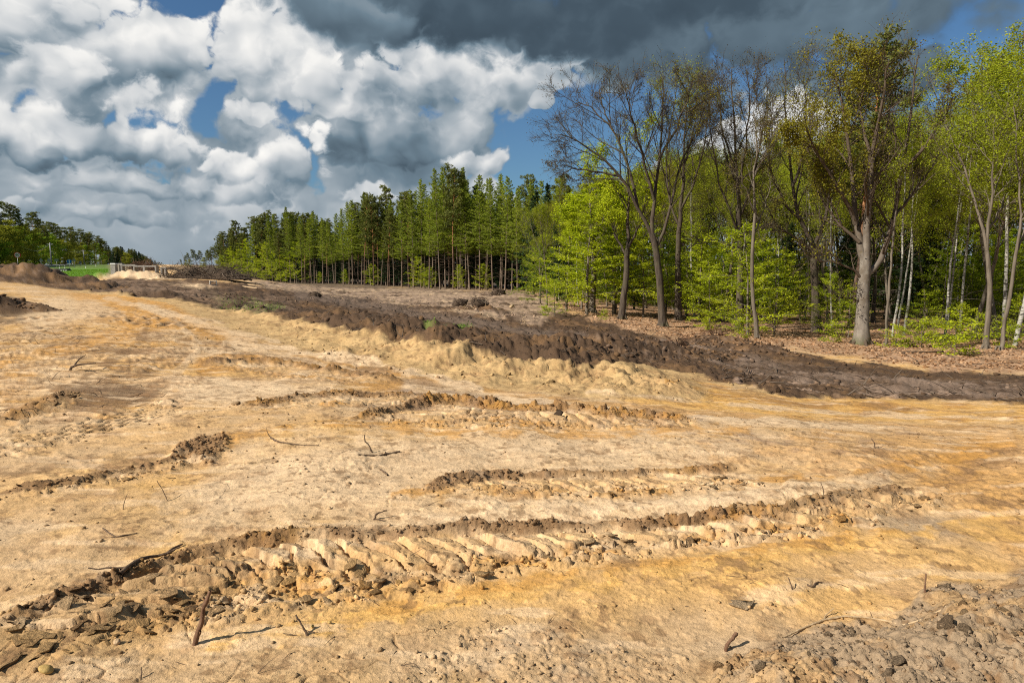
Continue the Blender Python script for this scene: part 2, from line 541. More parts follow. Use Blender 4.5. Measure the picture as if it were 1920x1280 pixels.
def add_ridges(x, y, z, detail=True):
    """land with heaps and pit; returns z and weights of dark / sand heap"""
    wd, ws, wp = np.zeros(x.shape), np.zeros(x.shape), np.zeros(x.shape)
    # the pit dug between the berm and the black field
    ax = np.column_stack([PIT_FAR[:, 0], PIT_FAR[:, 1]])
    yf = np.interp(x, ax[:, 0], ax[:, 1], left=-1, right=-1)
    teeth = 0.0
    if detail:
        teeth = 0.10 * np.abs(np.sin(x * 9.5 + 0.6 * np.sin(x * 1.7))) + 0.25 * fbm(x, y * 0.2, 0.7, 2, 71)
    cb_ = RIDGES[0]['c']
    yn = np.interp(x, cb_[:, 0], cb_[:, 1])
    inpit = (sstep(y, yn + 1.2, yn + 3.0) * (1 - sstep(y, yf - 0.22 - teeth, yf + 0.02 - teeth)) * (yf > 0)
             * sstep(x, ax[0, 0], ax[0, 0] + 1.6) * (1 - sstep(x, ax[-1, 0] - 2.2, ax[-1, 0])))
    z = z - inpit * 2.1
    for i, r in enumerate(RIDGES):
        c = r['c']
        wmax = c[:, 3].max() * 3.4
        m = (x > c[:, 0].min() - wmax) & (x < c[:, 0].max() + wmax) & (y > c[:, 1].min() - wmax) & (y < c[:, 1].max() + wmax)
        if not m.any():
            continue
        xs, ys = x[m], y[m]
        wx = xs + (fbm(xs, ys, 0.55, 3, 40 + i) * 0.35 * r['lump'] * 4)
        wy = ys + (fbm(xs, ys, 0.55, 3, 60 + i) * 0.35 * r['lump'] * 4)
        d, s, _ = seg_dist(wx, wy, c[:, :2])
        cz, cw, wt = np.zeros(xs.shape), np.zeros(xs.shape), np.zeros(xs.shape)
        for qx, qy, qz, qw in c:                # heights blend where the crest bends round a point
            wi = np.exp(-(np.hypot(wx - qx, wy - qy) - d) / (0.35 * qw))
            cz += wi * qz
            cw += wi * qw
            wt += wi
        cz /= wt
        cw /= wt
        t = d / cw
        prof = np.clip(1 - t * 0.62, 0, 1)
        prof = prof ** 1.25 * (1 - 0.3 * np.exp(-(t * 2.5) ** 2)) / 0.7
        prof = np.clip(prof, 0, 1)
        bz = base_z(xs, ys)
        up = np.maximum(cz - bz, 0.12) * prof
        up = up * (1 + 0.42 * fbm(xs, ys, 0.6, 3, 80 + i)) if detail else up
        if detail:
            rd_ = np.hypot(xs, ys)
            up = up + prof * r['lump'] * (0.40 * clods(xs, ys, 2.2, 90 + i) * (1 - sstep(rd_, 30, 55)) + 0.30 * clods(xs, ys, 4.5, 95 + i) * (1 - sstep(rd_, 18, 30)) + 0.18 * clods(xs, ys, 9.0, 96 + i) * (1 - sstep(rd_, 13, 20)) + 0.5 * fbm(xs, ys, 0.7, 3, 99 + i) + 0.32 * fbm(xs, ys, 2.0, 3, 98 + i))
        z[m] = np.maximum(z[m], z[m] + up * (1 - inpit[m]))
        w = sstep(prof, 0.02, 0.16)
        (wd if r['kind'] == 'dark' else ws if r['kind'] == 'sand' else wp)[m] = np.maximum((wd if r['kind'] == 'dark' else ws if r['kind'] == 'sand' else wp)[m], w)
    return z, wd, ws, wp, inpit


def ground_z(x, y):
    x, y = np.atleast_1d(np.asarray(x, float)), np.atleast_1d(np.asarray(y, float))
    z = base_z(x, y).copy()
    return add_ridges(x, y, z, False)[0]


def gz(x, y):
    return float(ground_z(x, y)[0])

# ------------------------------------------------------------------ the ground sheet
_r = np.concatenate([np.linspace(0.6, 2.4, 10)[:-1], CAMZ * F / (np.concatenate([np.arange(1456, 760, -1.4), np.arange(760, 570, -0.85), np.arange(570, 500, -0.5)]) - HZ),
                     np.exp(np.linspace(math.log(CAMZ * F / 4.0), math.log(5000), 30))])
_aF = math.radians(41.5)
_th = np.concatenate([np.linspace(-_aF, _aF, 720), np.linspace(_aF, 2 * math.pi - _aF, 62)[1:-1]])
NR, NC = len(_r), len(_th)
RR, TT = np.meshgrid(_r, _th, indexing='ij')
X, Y = RR * np.sin(TT), RR * np.cos(TT)
FRONT = (np.abs(TT) < 1.0) & (RR > 2.2)
z = base_z(X, Y)
z0 = z.copy()
z, WD, WS_, WP, PIT = add_ridges(X, Y, z, True)
zb = ground_z(X.ravel(), Y.ravel()).reshape(X.shape)
PX, PY = project(X, Y, zb)
front = Y > 0.5
PX = np.where(front, PX, -900)
PY = np.where(front, PY, 1400)

# --- masks drawn as outlines on the ground
_gx, _gy = np.meshgrid(np.arange(-240, 2240, 5.0), np.arange(460, 1500, 5.0))
_cache = {}


def sdf(poly):
    key = tuple(poly)
    if key not in _cache:
        p = list(poly)
        d, _, _ = seg_dist(_gx, _gy, p + [p[0]])
        ins = np.zeros(_gx.shape, bool)
        for (x0, y0), (x1, y1) in zip(p, p[1:] + [p[0]]):
            if y0 == y1:
                continue
            c = (y0 > _gy) != (y1 > _gy)
            ins ^= c & (_gx < (x1 - x0) * (_gy - y0) / (y1 - y0) + x0)
        _cache[key] = np.where(ins, d, -d)
    return _cache[key]


_nzA = fbm(X, Y, 0.35, 4, 201)
_nzB = fbm(X, Y, 1.3, 4, 211)
_nzC = fbm(X, Y, 5.0, 3, 221)
_nzD = fbm(X, Y, 13.0, 3, 225)
_nz1 = fbm(np.log(RR) * 9, TT * 30, 1.0, 4, 231)

NRB = 1 - sstep(RR, 7, 14)


def mask(poly, soft=8, namp=6):
    s = sdf(poly)
    v = bilin(s, (PY - 460) / 5, (PX + 240) / 5)
    return sstep(v + (_nz1 * 0.8 + _nzB * 0.4 + (_nzC * 0.6 + _nzD * 0.4) * NRB) * namp, -soft, soft)


def line_mask(pts, half, soft, namp=4):
    """band around a px polyline, flattened in perspective"""
    d, _, _ = seg_dist(_gx, _gy, pts)
    v = bilin(d, (PY - 460) / 5, (PX + 240) / 5)
    return 1 - sstep(v + (_nz1 * 0.8 + _nzB * 0.4 + (_nzC * 0.6 + _nzD * 0.4) * NRB) * namp, half - soft, half + soft)


NEAR = (1 - sstep(RR, 26, 60)) * FRONT
# --- undulation everywhere
z += 0.05 * _nzA * sstep(RR, 2, 9) + 0.022 * _nzB * NEAR + 0.005 * _nzC * NEAR
# drag marks left by the blade
_st = fbm(X * 0.35 + Y * 0.08, Y * 1.6 - X * 0.25, 1.6, 4, 301)
z += 0.012 * _st * NEAR

# --- rough black field beyond the berm
FIELD = mask(((170, 545), (210, 520), (330, 522), (470, 530), (1000, 546), (1060, 580), (1180, 615), (1300, 640), (1500, 662), (1700, 690), (2200, 716),
              (2200, 768), (1700, 750), (1450, 738), (1380, 717), (1240, 684), (1085, 688), (960, 662), (860, 652), (760, 640), (640, 617), (520, 596), (400, 573), (300, 556)), 2.5, 4.5)
z += FIELD * (1 - sstep(RR, 26, 40)) * (0.07 * clm(FIELD * (RR < 42), X, Y, 4.5, 404) + 0.045 * clm(FIELD * (RR < 42), X, Y, 9.0, 405) - 0.03)
z += FIELD * (0.16 * clm(FIELD, X, Y, 1.3, 401) + 0.10 * clm(FIELD, X, Y, 3.4, 402) + 0.12 * fbm(X, Y, 0.8, 4, 403) - 0.13) * (1 - 0.7 * PIT) * (0.45 + 0.55 * sstep(RR, 24, 45))
LITTER = mask(((1000, 550), (1060, 582), (1180, 616), (1300, 640), (1450, 648), (1600, 668), (1750, 692), (2240, 712), (2240, 460), (1000, 460)), 5, 5)
z += LITTER * (0.10 * fbm(X, Y, 0.5, 4, 411) + 0.03 * clm(LITTER, X, Y, 3.0, 412))

# --- tracked-machine ruts
CRUMB = np.zeros(X.shape)      # crumbly broken soil
SLAB = np.zeros(X.shape)       # pressed lug prints
EDGE = np.zeros(X.shape)       # dark broken upper edge


def track(up, lo, spacing, depth, ridge, shear, lugh, seed, wmul=1.0):
    global z
    U = smooth_pts([G(*p) for p in up], 50)
    Lo = smooth_pts([G(*p) for p in lo], 50)
    x0, x1 = min(U[:, 0].min(), Lo[:, 0].min()) - 1.2, max(U[:, 0].max(), Lo[:, 0].max()) + 1.2
    y0, y1 = min(U[:, 1].min(), Lo[:, 1].min()) - 0.8, max(U[:, 1].max(), Lo[:, 1].max()) + 0.8
    m = (X > x0) & (X < x1) & (Y > y0) & (Y < y1) & FRONT
    xs, ys = X[m], Y[m]
    xw = xs + 0.065 * fbm(xs, ys, 3.0, 4, seed)
    yw = ys + 0.065 * fbm(xs, ys, 3.0, 4, seed + 1)
    du, s, sd_ = seg_dist(xw, yw, U)
    dl, s2, sl_ = seg_dist(xw, yw, Lo)
    ends = sstep(s, 0.0, 0.5) * (1 - sstep(s, s.max() - 0.5, s.max()))
    inside = (sd_ < 0) & (sl_ > 0)
    t = du / (du + dl + 1e-6)
    ins = inside * sstep(du, -0.01, 0.15) * sstep(dl, 0, 0.12) * ends
    w = du + dl
    ph = (s + shear * t * w + 0.03 * fbm(xs, ys, 3, 2, seed + 2)) / spacing
    fr = ph - np.floor(ph)
    cell = hash2(np.floor(ph).astype(np.int64), np.zeros_like(ph, dtype=np.int64), seed)
    slab = sstep(fr, 0.0, 0.07) * (1 - 0.25 * sstep(fr, 0.1, 0.8) - 0.65 * sstep(fr, 0.80, 0.97))
    slabzone = sstep(t, 0.10, 0.22) * (1 - sstep(t + 0.22 * fbm(xs, ys, 2.0, 3, seed + 5), 0.52, 0.78))
    dz = ins * (-depth * (1 - 0.55 * t) + lugh * slab * (0.7 + 0.6 * cell) * slabzone)
    # broken plates along the lower edge of the rut
    brk = ins * sstep(t + 0.25 * fbm(xs, ys, 2.0, 3, seed + 5), 0.48, 0.80) + (sl_ < 0) * np.exp(-(dl / 0.07) ** 2) * ends
    f1, f2, idv = worley(xw * 0.8, yw * 1.25, 8.0, seed + 7)
    plate = (0.2 + 0.8 * idv) * sstep(f2 - f1, 0.03, 0.16) + (xs * np.cos(idv * 6) + ys * np.sin(idv * 6)) * 0.0
    dz = dz + brk * (0.045 * plate - 0.008 + 0.018 * clods(xs, ys, 16, seed + 8))
    # pushed-up crumbling crest of the rut
    rn = 0.80 + 0.55 * fbm(xs, ys, 1.6, 3, seed + 9)
    rw = (0.085 + 0.05 * fbm(xs, ys, 2.3, 3, seed + 13)) * wmul
    rw = np.clip(rw, 0.03 * wmul, 0.2 * wmul)
    cr = np.exp(-(np.where(sd_ < 0, du - 0.01, du * 1.5) / rw) ** 2) * np.clip(rn, 0.42, 1.3) * ends
    dz = dz + cr * (ridge + wmul ** 0.6 * (0.036 * clods(xs, ys, 9, seed + 10, 0.6) + 0.026 * clods(xs, ys, 19, seed + 11, 0.7) + 0.012 * clods(xs, ys, 40, seed + 12)))
    fc1, fc2, _ = worley(xw, yw, 4.5, seed + 14)
    dz = dz - ins * slabzone * 0.012 * (1 - sstep(fc2 - fc1, 0.0, 0.06)) + ins * 0.004 * fbm(xs, ys, 14, 3, seed + 15)
    z[m] += dz
    CRUMB[m] = np.maximum(CRUMB[m], np.clip(brk * 0.9 + cr * 0.6, 0, 1))
    SLAB[m] = np.maximum(SLAB[m], ins * slabzone)
    EDGE[m] = np.maximum(EDGE[m], np.clip(cr * 1.25, 0, 1) * (1 if ridge > 0 else 0))


track([(-60, 1205), (60, 1150), (150, 1108), (230, 1078), (330, 1040), (420, 1018), (560, 1000), (720, 990), (900, 984), (1060, 976), (1200, 974), (1330, 963), (1450, 950), (1560, 935), (1660, 922), (1750, 908)],
      [(-60, 1285), (0, 1256), (100, 1232), (180, 1205), (380, 1165), (560, 1132), (700, 1108), (850, 1085), (1000, 1064), (1150, 1042), (1300, 1022), (1450, 1000), (1600, 975), (1760, 940)],
      0.205, 0.068, 0.024, -0.75, 0.075, 500)
track([(770, 930), (860, 893), (1000, 882), (1150, 883), (1250, 876), (1400, 866)],
      [(770, 940), (900, 928), (1050, 926), (1200, 920), (1400, 906), (1560, 890), (1640, 876)], 0.19, 0.05, 0.020, -0.6, 0.035, 530)
track([(655, 796), (760, 765), (850, 754), (930, 764), (1050, 775), (1200, 784), (1330, 796)],
      [(655, 800), (780, 803), (900, 806), (1050, 806), (1200, 802), (1340, 806)], 0.22, 0.03, 0.055, -0.5, 0.05, 560, 2.0)
track([(420, 772), (520, 756), (620, 743), (760, 744), (890, 752)],
      [(420, 780), (520, 772), (640, 765), (760, 762), (900, 764)], 0.3, 0.02, 0.05, 0.3, 0.02, 590, 2.0)
track([(360, 688), (470, 682), (560, 690), (650, 706), (760, 722)],
      [(360, 694), (460, 700), (560, 712), (650, 722), (760, 730)], 0.3, 0.0, 0.10, 0.3, 0.03, 620, 3.0)
track([(-80, 940), (60, 915), (160, 900), (280, 868), (420, 826)],
      [(-80, 950), (60, 930), (160, 912), (290, 882), (430, 836)], 0.25, 0.03, 0.02, 0.3, 0.02, 650, 1.1)
track([(-80, 800), (20, 785), (80, 760), (140, 735)],
      [(-80, 830), (20, 808), (90, 780), (150, 745)], 0.3, 0.03, 0.06, 0.3, 0.02, 680, 2.0)
track([(1290, 1130), (1350, 1112), (1420, 1100), (1470, 1098)],
      [(1290, 1150), (1360, 1146), (1430, 1140), (1480, 1125)], 0.3, 0.03, 0.0, 0.3, 0.0, 690, 0.8)

# grouser lines on the ramp
GR = mask(((-200, 640), (60, 630), (150, 680), (120, 745), (60, 790), (-200, 810)), 12, 10) + 0.7 * mask(((140, 690), (190, 690), (330, 740), (250, 760), (110, 770)), 8, 8)
GR = np.clip(GR, 0, 1)
RAMP = mask(((-200, 590), (60, 600), (260, 590), (440, 640), (520, 668), (390, 695), (320, 745), (200, 795), (60, 805), (-200, 825)), 16, 20)
GR = np.maximum(GR, RAMP * 0.9 * sstep(_nzB + 0.5 * _nz1, -0.1, 0.5))
_w = Y + 0.06 * X + 0.05 * fbm(X, Y, 1.0, 2, 701)
z += GR * NEAR * 0.050 * np.clip(np.sin(_w * 2 * math.pi / 0.24) * 1.6, -1, 1) * (0.6 + 0.4 * _nzB)
GR2 = line_mask([(-60, 850), (120, 815), (250, 780), (330, 765)], 15, 4, 1)
_du, _s, _sd = seg_dist(X, Y, smooth_pts([G(-60, 850), G(120, 815), G(250, 780), G(330, 765)], 30))
_ph = _s / 0.30 + (np.floor(_du * _sd / 0.13) % 2) * 0.5
z -= GR2 * 0.035 * sstep(np.sin(_ph * 2 * math.pi), 0.1, 0.6) * sstep(np.cos(_du * _sd / 0.13 * 2 * math.pi), -0.7, 0.0)
GR3 = mask(((-200, 850), (200, 840), (330, 830), (250, 880), (0, 915), (-200, 930)), 10, 8)
z += GR3 * 0.013 * np.sin((Y * 0.8 + 0.55 * X + 0.10 * _nzB) * 2 * math.pi / 0.17) * sstep(_nz1 + _nzB, -0.4, 0.5)

# heap of crumbled soil and grey spoil heap in the corner
HEAP1 = mask(((320, 862), (330, 842), (370, 825), (420, 815), (430, 840), (390, 862)), 8, 6)
z += HEAP1 * (0.02 + 0.035 * clm(HEAP1, X, Y, 7, 720) + 0.03 * clm(HEAP1, X, Y, 18, 721))
CORNER = mask(((1330, 1300), (1350, 1262), (1400, 1218), (1470, 1185), (1560, 1166), (1660, 1160), (1705, 1140), (1745, 1098), (1840, 1090), (1905, 1062), (2240, 1010), (2240, 1490), (1250, 1490)), 14, 9)
_cz = sstep(bilin(sdf(((1330, 1300), (1350, 1262), (1400, 1218), (1470, 1185), (1560, 1166), (1660, 1160), (1705, 1140), (1745, 1098), (1840, 1090), (1905, 1062), (2240, 1010), (2240, 1490), (1250, 1490))),
             (PY - 460) / 5, (PX + 240) / 5), -10, 150)
z += _cz * 0.20 + CORNER * (0.022 * clm(CORNER, X, Y, 8, 730) + 0.026 * clm(CORNER, X, Y, 15, 731, 0.7) + 0.014 * clm(CORNER, X, Y, 34, 732) + 0.03 * fbm(X, Y, 3, 3, 733))
ROUGH = mask(((700, 1300), (780, 1230), (900, 1190), (1040, 1180), (1180, 1215), (1280, 1230), (1330, 1300)), 20, 14)
z += ROUGH * (0.012 * clm(ROUGH, X, Y, 13, 740, 0.5) + 0.012 * clm(ROUGH, X, Y, 30, 741, 0.5))
ROUGH2 = mask(((1400, 850), (1500, 838), (1650, 835), (1800, 830), (2000, 830), (2000, 1010), (1780, 950), (1700, 905), (1500, 875)), 20, 14)
z += ROUGH2 * (0.018 * clm(ROUGH2, X, Y, 9, 750, 0.5) + 0.010 * clm(ROUGH2, X, Y, 22, 751, 0.5))
# scattered crumbs and hairline cracks over the flat sand
z += NEAR * 0.010 * clm(NEAR, X, Y, 19, 760, 0.16) + NEAR * 0.005 * clm(NEAR, X, Y, 45, 761, 0.22)
_f1, _f2, _ = worley(X + 0.1 * _nzB, Y * 1.5 + 0.1 * _nzC, 3.2, 770)
CRK = (1 - sstep(_f2 - _f1, 0.0, 0.045)) * sstep(_nzB, 0.12, 0.45) * NEAR
z -= CRK * 0.012

# --- soil colours (albedo)
def col(*c):
    return np.array(c, np.float32)


CREAM, TAN, ORANGE, YELLOW = col(.60, .435, .27), col(.52, .33, .155), col(.50, .255, .066), col(.60, .35, .11)
BROWN, DARK, BLACK, GREY, MAUVE = col(.17, .098, .048), col(.078, .048, .029), col(.042, .029, .022), col(.33, .255, .18), col(.21, .15, .112)
LITC, CLEAR = col(.40, .25, .15), col(.29, .205, .145)
colr = np.empty(X.shape + (3,), np.float32)
colr[:] = TAN


def lay(m, c, k=1.0):
    global colr
    m = (np.clip(m, 0, 1) * k)[..., None].astype(np.float32)
    colr = colr * (1 - m) + c * m


strk = fbm(X * 0.5, Y * 1.1, 1.2, 5, 801)
patch = fbm(X, Y, 0.55, 5, 811)
patch2 = fbm(X, Y, 2.1, 4, 821)
fine = fbm(X, Y, 9.0, 4, 831)
far = fbm(np.log(RR) * 26, TT * 24, 1.0, 5, 841)        # streaks that stay visible far off
far2 = fbm(np.log(RR) * 95, TT * 38 + np.log(RR) * 14, 1.0, 4, 842)
lay(sstep(patch + 0.4 * patch2, 0.1, 0.55), YELLOW, 0.5)
lay(sstep(-patch - 0.5 * patch2, 0.15, 0.6), GREY * 1.45, 0.28)
lay(sstep(strk, 0.15, 0.65), CREAM, 0.55)
lay(mask(((300, 1000), (460, 830), (700, 822), (1000, 808), (1420, 826), (1500, 850), (1400, 866), (900, 880), (760, 930), (900, 940), (1300, 922), (1600, 890), (1750, 880), (1700, 905), (1300, 962), (700, 985), (420, 1012)), 26, 20), CREAM, 0.62)
lay(mask(((330, 640), (460, 655), (640, 684), (900, 738), (1200, 763), (1500, 778), (1900, 800), (1900, 818), (1400, 800), (1050, 776), (850, 748), (600, 712), (420, 680)), 7, 6), CREAM, 0.85)
lay(mask(((330, 712), (420, 706), (620, 736), (450, 766), (300, 750)), 8, 8), CREAM, 0.9)
lay(mask(((1080, 684), (1240, 680), (1380, 714), (1450, 735), (1700, 748), (2240, 764), (2240, 802), (1500, 786), (1200, 758), (1100, 730)), 6, 5), YELLOW * 0.96, 0.9)
lay(mask(((1080, 684), (1240, 680), (1380, 714), (1450, 735), (1700, 748), (2240, 764), (2240, 802), (1500, 786), (1200, 758), (1100, 730)), 6, 5) * sstep(far, 0.0, 0.6), ORANGE, 0.8)
lay(mask(((1300, 850), (1500, 835), (1700, 800), (2240, 800), (2240, 1120), (1900, 1060), (1760, 930), (1640, 870)), 26, 24), ORANGE, 0.5)
lay(mask(((420, 1190), (700, 1120), (1100, 1060), (1500, 1010), (1700, 1000), (1400, 1110), (900, 1180), (500, 1240)), 24, 20), YELLOW, 0.4)
lay(mask(((-200, 1320), (100, 1250), (420, 1200), (800, 1170), (1100, 1150), (1400, 1150), (1500, 1180), (1300, 1480), (-200, 1480)), 40, 30), GREY * 0.95, 0.42)
lay(mask(((-200, 980), (200, 930), (400, 900), (480, 960), (250, 1060), (0, 1150), (-200, 1200)), 30, 26), GREY * 1.15, 0.25)
# ramp and berm
lay(mask(((130, 548), (230, 545), (330, 560), (470, 610), (560, 640), (430, 640), (330, 615), (250, 620), (150, 590)), 9, 8), ORANGE, 0.85)
lay(mask(((30, 600), (40, 572), (110, 555), (180, 560), (230, 590), (150, 600), (60, 625)), 8, 8), CREAM * 0.9, 0.75)
BERM = mask(((300, 560), (400, 574), (520, 594), (640, 612), (760, 630), (860, 640), (960, 650), (1060, 672), (1130, 706), (1190, 745), (1100, 748), (960, 737), (850, 716), (700, 688), (560, 654), (480, 636), (380, 600)), 6, 5)
WS_ = np.maximum(WS_, BERM)
lay(WS_, col(.445, .30, .142))
lay(WS_ * sstep(patch2 + 0.4 * fine, -0.1, 0.5), col(.33, .21, .092), 0.55)
lay(WS_ * sstep(_nzB - 0.3 * fine, 0.3, 0.8), TAN, 0.5)
lay(line_mask([(260, 570), (420, 622), (480, 640)], 6, 3), CREAM, 0.6)
# tracked brown soil on the left
LB = mask(((-200, 590), (60, 610), (240, 600), (430, 640), (520, 668), (380, 690), (300, 700), (320, 745), (200, 790), (60, 800), (-200, 820)), 20, 26)
lay(LB * sstep(far2 * 0.7 + 0.5 * far + 0.3 * patch2, -0.45, 0.45), BROWN * 1.5, 0.72)
lay(LB * sstep(patch2 - 0.4 * far, 0.1, 0.6), ORANGE * 0.8, 0.5)
lay(LB * sstep(far2 + 0.35 * far, 0.30, 0.85), DARK, 0.55)
lay(GR * sstep(np.sin(_w * 2 * math.pi / 0.24), -0.2, 0.5) * sstep(far, -0.6, 0.1), CREAM, 0.35)
lay(GR * sstep(-np.sin(_w * 2 * math.pi / 0.24), -0.1, 0.5) * sstep(far, -0.7, 0.2), DARK, 0.75)
lay(mask(((110, 735), (160, 722), (300, 728), (280, 755), (130, 770)), 9, 9), DARK * 1.5, 0.75)
lay(mask(((-200, 862), (0, 868), (150, 860), (330, 830), (280, 865), (130, 895), (-200, 935)), 14, 14) * sstep(far, -0.4, 0.4), BROWN, 0.75)
lay(mask(((450, 650), (560, 655), (760, 705), (900, 735), (860, 745), (700, 700), (520, 672)), 8, 8) * sstep(far, -0.5, 0.5), BROWN * 1.3, 0.7)
lay(mask(((600, 745), (760, 728), (900, 742), (1080, 765), (1350, 782), (1250, 800), (1000, 800), (760, 770)), 8, 8) * sstep(far + 0.2, -0.5, 0.5), MAUVE * 1.3, 0.75)
lay(mask(((1300, 820), (1420, 815), (1560, 822), (1900, 800), (1900, 830), (1500, 842), (1350, 840)), 14, 14) * sstep(far, -0.2, 0.5), MAUVE * 1.25, 0.6)
lay(mask(((1600, 975), (1760, 965), (2000, 955), (2000, 985), (1700, 1005)), 12, 10), GREY * 0.75, 0.6)
lay(line_mask([(380, 690), (470, 682), (560, 694), (650, 712), (745, 724)], 13, 6), ORANGE * 0.8, 0.85)
# long sweeping passes of the machines
for pts_, hw_, cc_, kk_ in (([(300, 600), (440, 640), (700, 694), (960, 742), (1300, 772), (1900, 806)], 4, ORANGE * 0.8, 0.5),
                            ([(420, 640), (620, 668), (800, 706), (900, 732)], 7, CREAM, 0.7), ([(200, 560), (330, 590), (520, 640)], 5, CREAM, 0.5),
                            ([(430, 828), (560, 806), (700, 800), (900, 812), (1160, 808), (1400, 812)], 8, ORANGE, 0.55),
                            ([(740, 930), (860, 912), (1000, 920), (1200, 918), (1400, 905), (1640, 878), (1800, 850), (1900, 835)], 10, ORANGE, 0.6),
                            ([(1740, 912), (1800, 880), (1830, 850), (1850, 825)], 20, ORANGE * 0.9, 0.4), ([(1770, 915), (1810, 888), (1835, 862)], 5, BROWN * 1.5, 0.3),
                            ([(400, 1212), (700, 1158), (1000, 1098), (1300, 1062), (1600, 1010), (1920, 975)], 16, YELLOW, 0.65),
                            ([(700, 1140), (1000, 1085), (1350, 1040), (1700, 985)], 9, ORANGE, 0.5), ([(480, 1015), (900, 960), (1300, 940), (1600, 905)], 10, CREAM * 1.05, 0.5),
                            ([(850, 940), (1150, 945), (1400, 925), (1660, 888)], 9, CREAM, 0.6), ([(300, 940), (500, 880), (760, 850), (1100, 845), (1400, 850)], 14, CREAM, 0.45),
                            ([(1100, 740), (1300, 748), (1560, 768), (1900, 786)], 4, CREAM, 0.6), ([(1250, 722), (1450, 750), (1700, 766)], 4, ORANGE * 0.75, 0.6),
                            ([(1200, 712), (1330, 724), (1500, 752), (1900, 774)], 3, BROWN * 1.5, 0.4), ([(0, 690), (120, 655), (230, 625), (300, 600)], 10, ORANGE, 0.5),
                            ([(60, 760), (180, 700), (260, 640), (280, 600)], 6, BROWN, 0.5), ([(330, 700), (380, 650), (330, 600), (260, 570)], 5, CREAM, 0.5)):
    lm_ = line_mask(pts_, hw_, hw_ * 0.4, hw_ * 1.1)
    lay(lm_ * sstep(far + 0.6, -0.3, 0.4), cc_, min(kk_ * 1.25, 0.9))
    z += 0.010 * lm_ * NEAR * (0.5 + _nzB)
# ruts
lay(SLAB, TAN * 1.0, 0.8)
lay(SLAB * sstep(patch2, -0.2, 0.5), CREAM, 0.65)
lay(CRUMB, TAN * 0.78, 0.65)
lay(CRUMB * sstep(patch2 + 0.4 * fine, 0.05, 0.5), ORANGE, 0.75)
lay(CRUMB * sstep(fbm(X, Y, 6, 3, 851), 0.1, 0.5), CREAM * 0.85, 0.6)
lay(mask(((-200, 1220), (60, 1150), (230, 1080), (360, 1030), (470, 1060), (430, 1150), (200, 1220), (-200, 1330)), 14, 14), TAN * 0.62, 0.6)
lay(sstep(EDGE + 0.25 * fine, 0.1, 0.7), BROWN * 1.15, 0.88)
lay(EDGE * sstep(fbm(X, Y, 0.9, 3, 855), 0.1, 0.6), TAN * 0.75, 0.5)
lay(EDGE * sstep(patch2 + 0.3 * fine, 0.3, 0.7), ORANGE * 0.75, 0.6)
lay(EDGE * (RR > 7.2) * sstep(patch2 + 0.3 * fine, -0.3, 0.4), ORANGE * 0.66, 0.75)
lay(EDGE * sstep(fine, 0.3, 0.8), GREY * 0.7, 0.4)
lay(HEAP1, BROWN * 1.2, 0.9)
lay(CORNER, col(.285, .205, .13))
lay(CORNER * sstep(patch2 + 0.5 * fine, 0.0, 0.6), TAN * 0.80, 0.8)
lay(CORNER * sstep(fine, 0.25, 0.7), BROWN * 0.95, 0.55)
lay(ROUGH * sstep(fine + 0.3 * patch2, -0.1, 0.5), GREY * 0.85, 0.45)
lay(ROUGH2 * sstep(fine + patch2, 0.1, 0.7), BROWN * 1.4, 0.6)
# small dark crumbs, root fibre and damp spots sprinkled over the sand
DIRT = sstep(fbm(X, Y, 14, 3, 861) + 0.5 * patch2 + 0.25 * far, 0.46, 0.70) * NEAR
lay(DIRT, BROWN * 1.1, 0.62)
lay(sstep(fbm(X * 0.6, Y * 1.5, 6.0, 4, 862) + 0.3 * far2, 0.30, 0.65) * NEAR * (1 - CORNER), BROWN * 1.9, 0.22)
lay(sstep(fbm(X * 0.5, Y * 1.7, 4.0, 4, 863), 0.30, 0.7) * NEAR * (1 - CORNER) * (1 - EDGE) * (1 - WS_), CREAM * 1.12, 0.5)
lay(sstep(far, 0.38, 0.8) * (1 - FIELD) * (PY > 600) * (1 - CORNER), BROWN * 1.6, 0.4)
lay(CRK, BROWN, 0.7)
# cleared field
lay(FIELD, DARK)
lay(FIELD * sstep(far + 0.3 * patch, -0.1, 0.6), BROWN * 0.9, 0.75)
lay(FIELD * mask(((170, 548), (215, 522), (330, 530), (560, 560), (520, 592), (400, 570), (300, 552)), 10, 8) * sstep(far, -0.5, 0.4), col(.19, .13, .09), 0.8)
lay(mask(((440, 532), (480, 528), (640, 533), (1010, 545), (1070, 585), (1010, 602), (860, 585), (700, 562), (560, 549)), 7, 9) * sstep(far + 0.35, -0.5, 0.35), CLEAR, 0.9)
lay(mask(((440, 532), (480, 528), (640, 533), (1010, 545), (1070, 585), (1010, 602), (860, 585), (700, 562), (560, 549)), 7, 9) * sstep(far, 0.05, 0.6), CREAM * 0.8, 0.4)
lay(line_mask([(560, 553), (700, 573), (840, 597), (1000, 622), (1090, 630)], 8, 5), MAUVE * 0.62, 0.85)
ROADR = line_mask([(1250, 640), (1330, 662), (1450, 690), (1600, 712), (1760, 728), (2240, 745)], 15, 7)
lay(ROADR * sstep(far + 0.4 * patch2, -0.4, 0.5), MAUVE * 0.62, 0.8)
lay(ROADR * sstep(far2 + 0.4 * far, 0.15, 0.7), MAUVE * 1.15, 0.6)
lay(ROADR * sstep(patch2 + fine * 0.5, 0.2, 0.6), DARK, 0.7)
for tr_ in ([(1270, 642), (1340, 660), (1460, 688), (1610, 709), (1770, 725), (2240, 742)], [(1230, 648), (1310, 672), (1430, 702), (1590, 722), (1750, 738), (2240, 754)]):
    lay(line_mask(tr_, 3, 2, 3), MAUVE * 1.25, 0.55)
lay(line_mask([(1380, 715), (1480, 722), (1570, 735), (1700, 745)], 8, 5) * sstep(far + patch2, 0.0, 0.6), MAUVE * 1.5, 0.6)
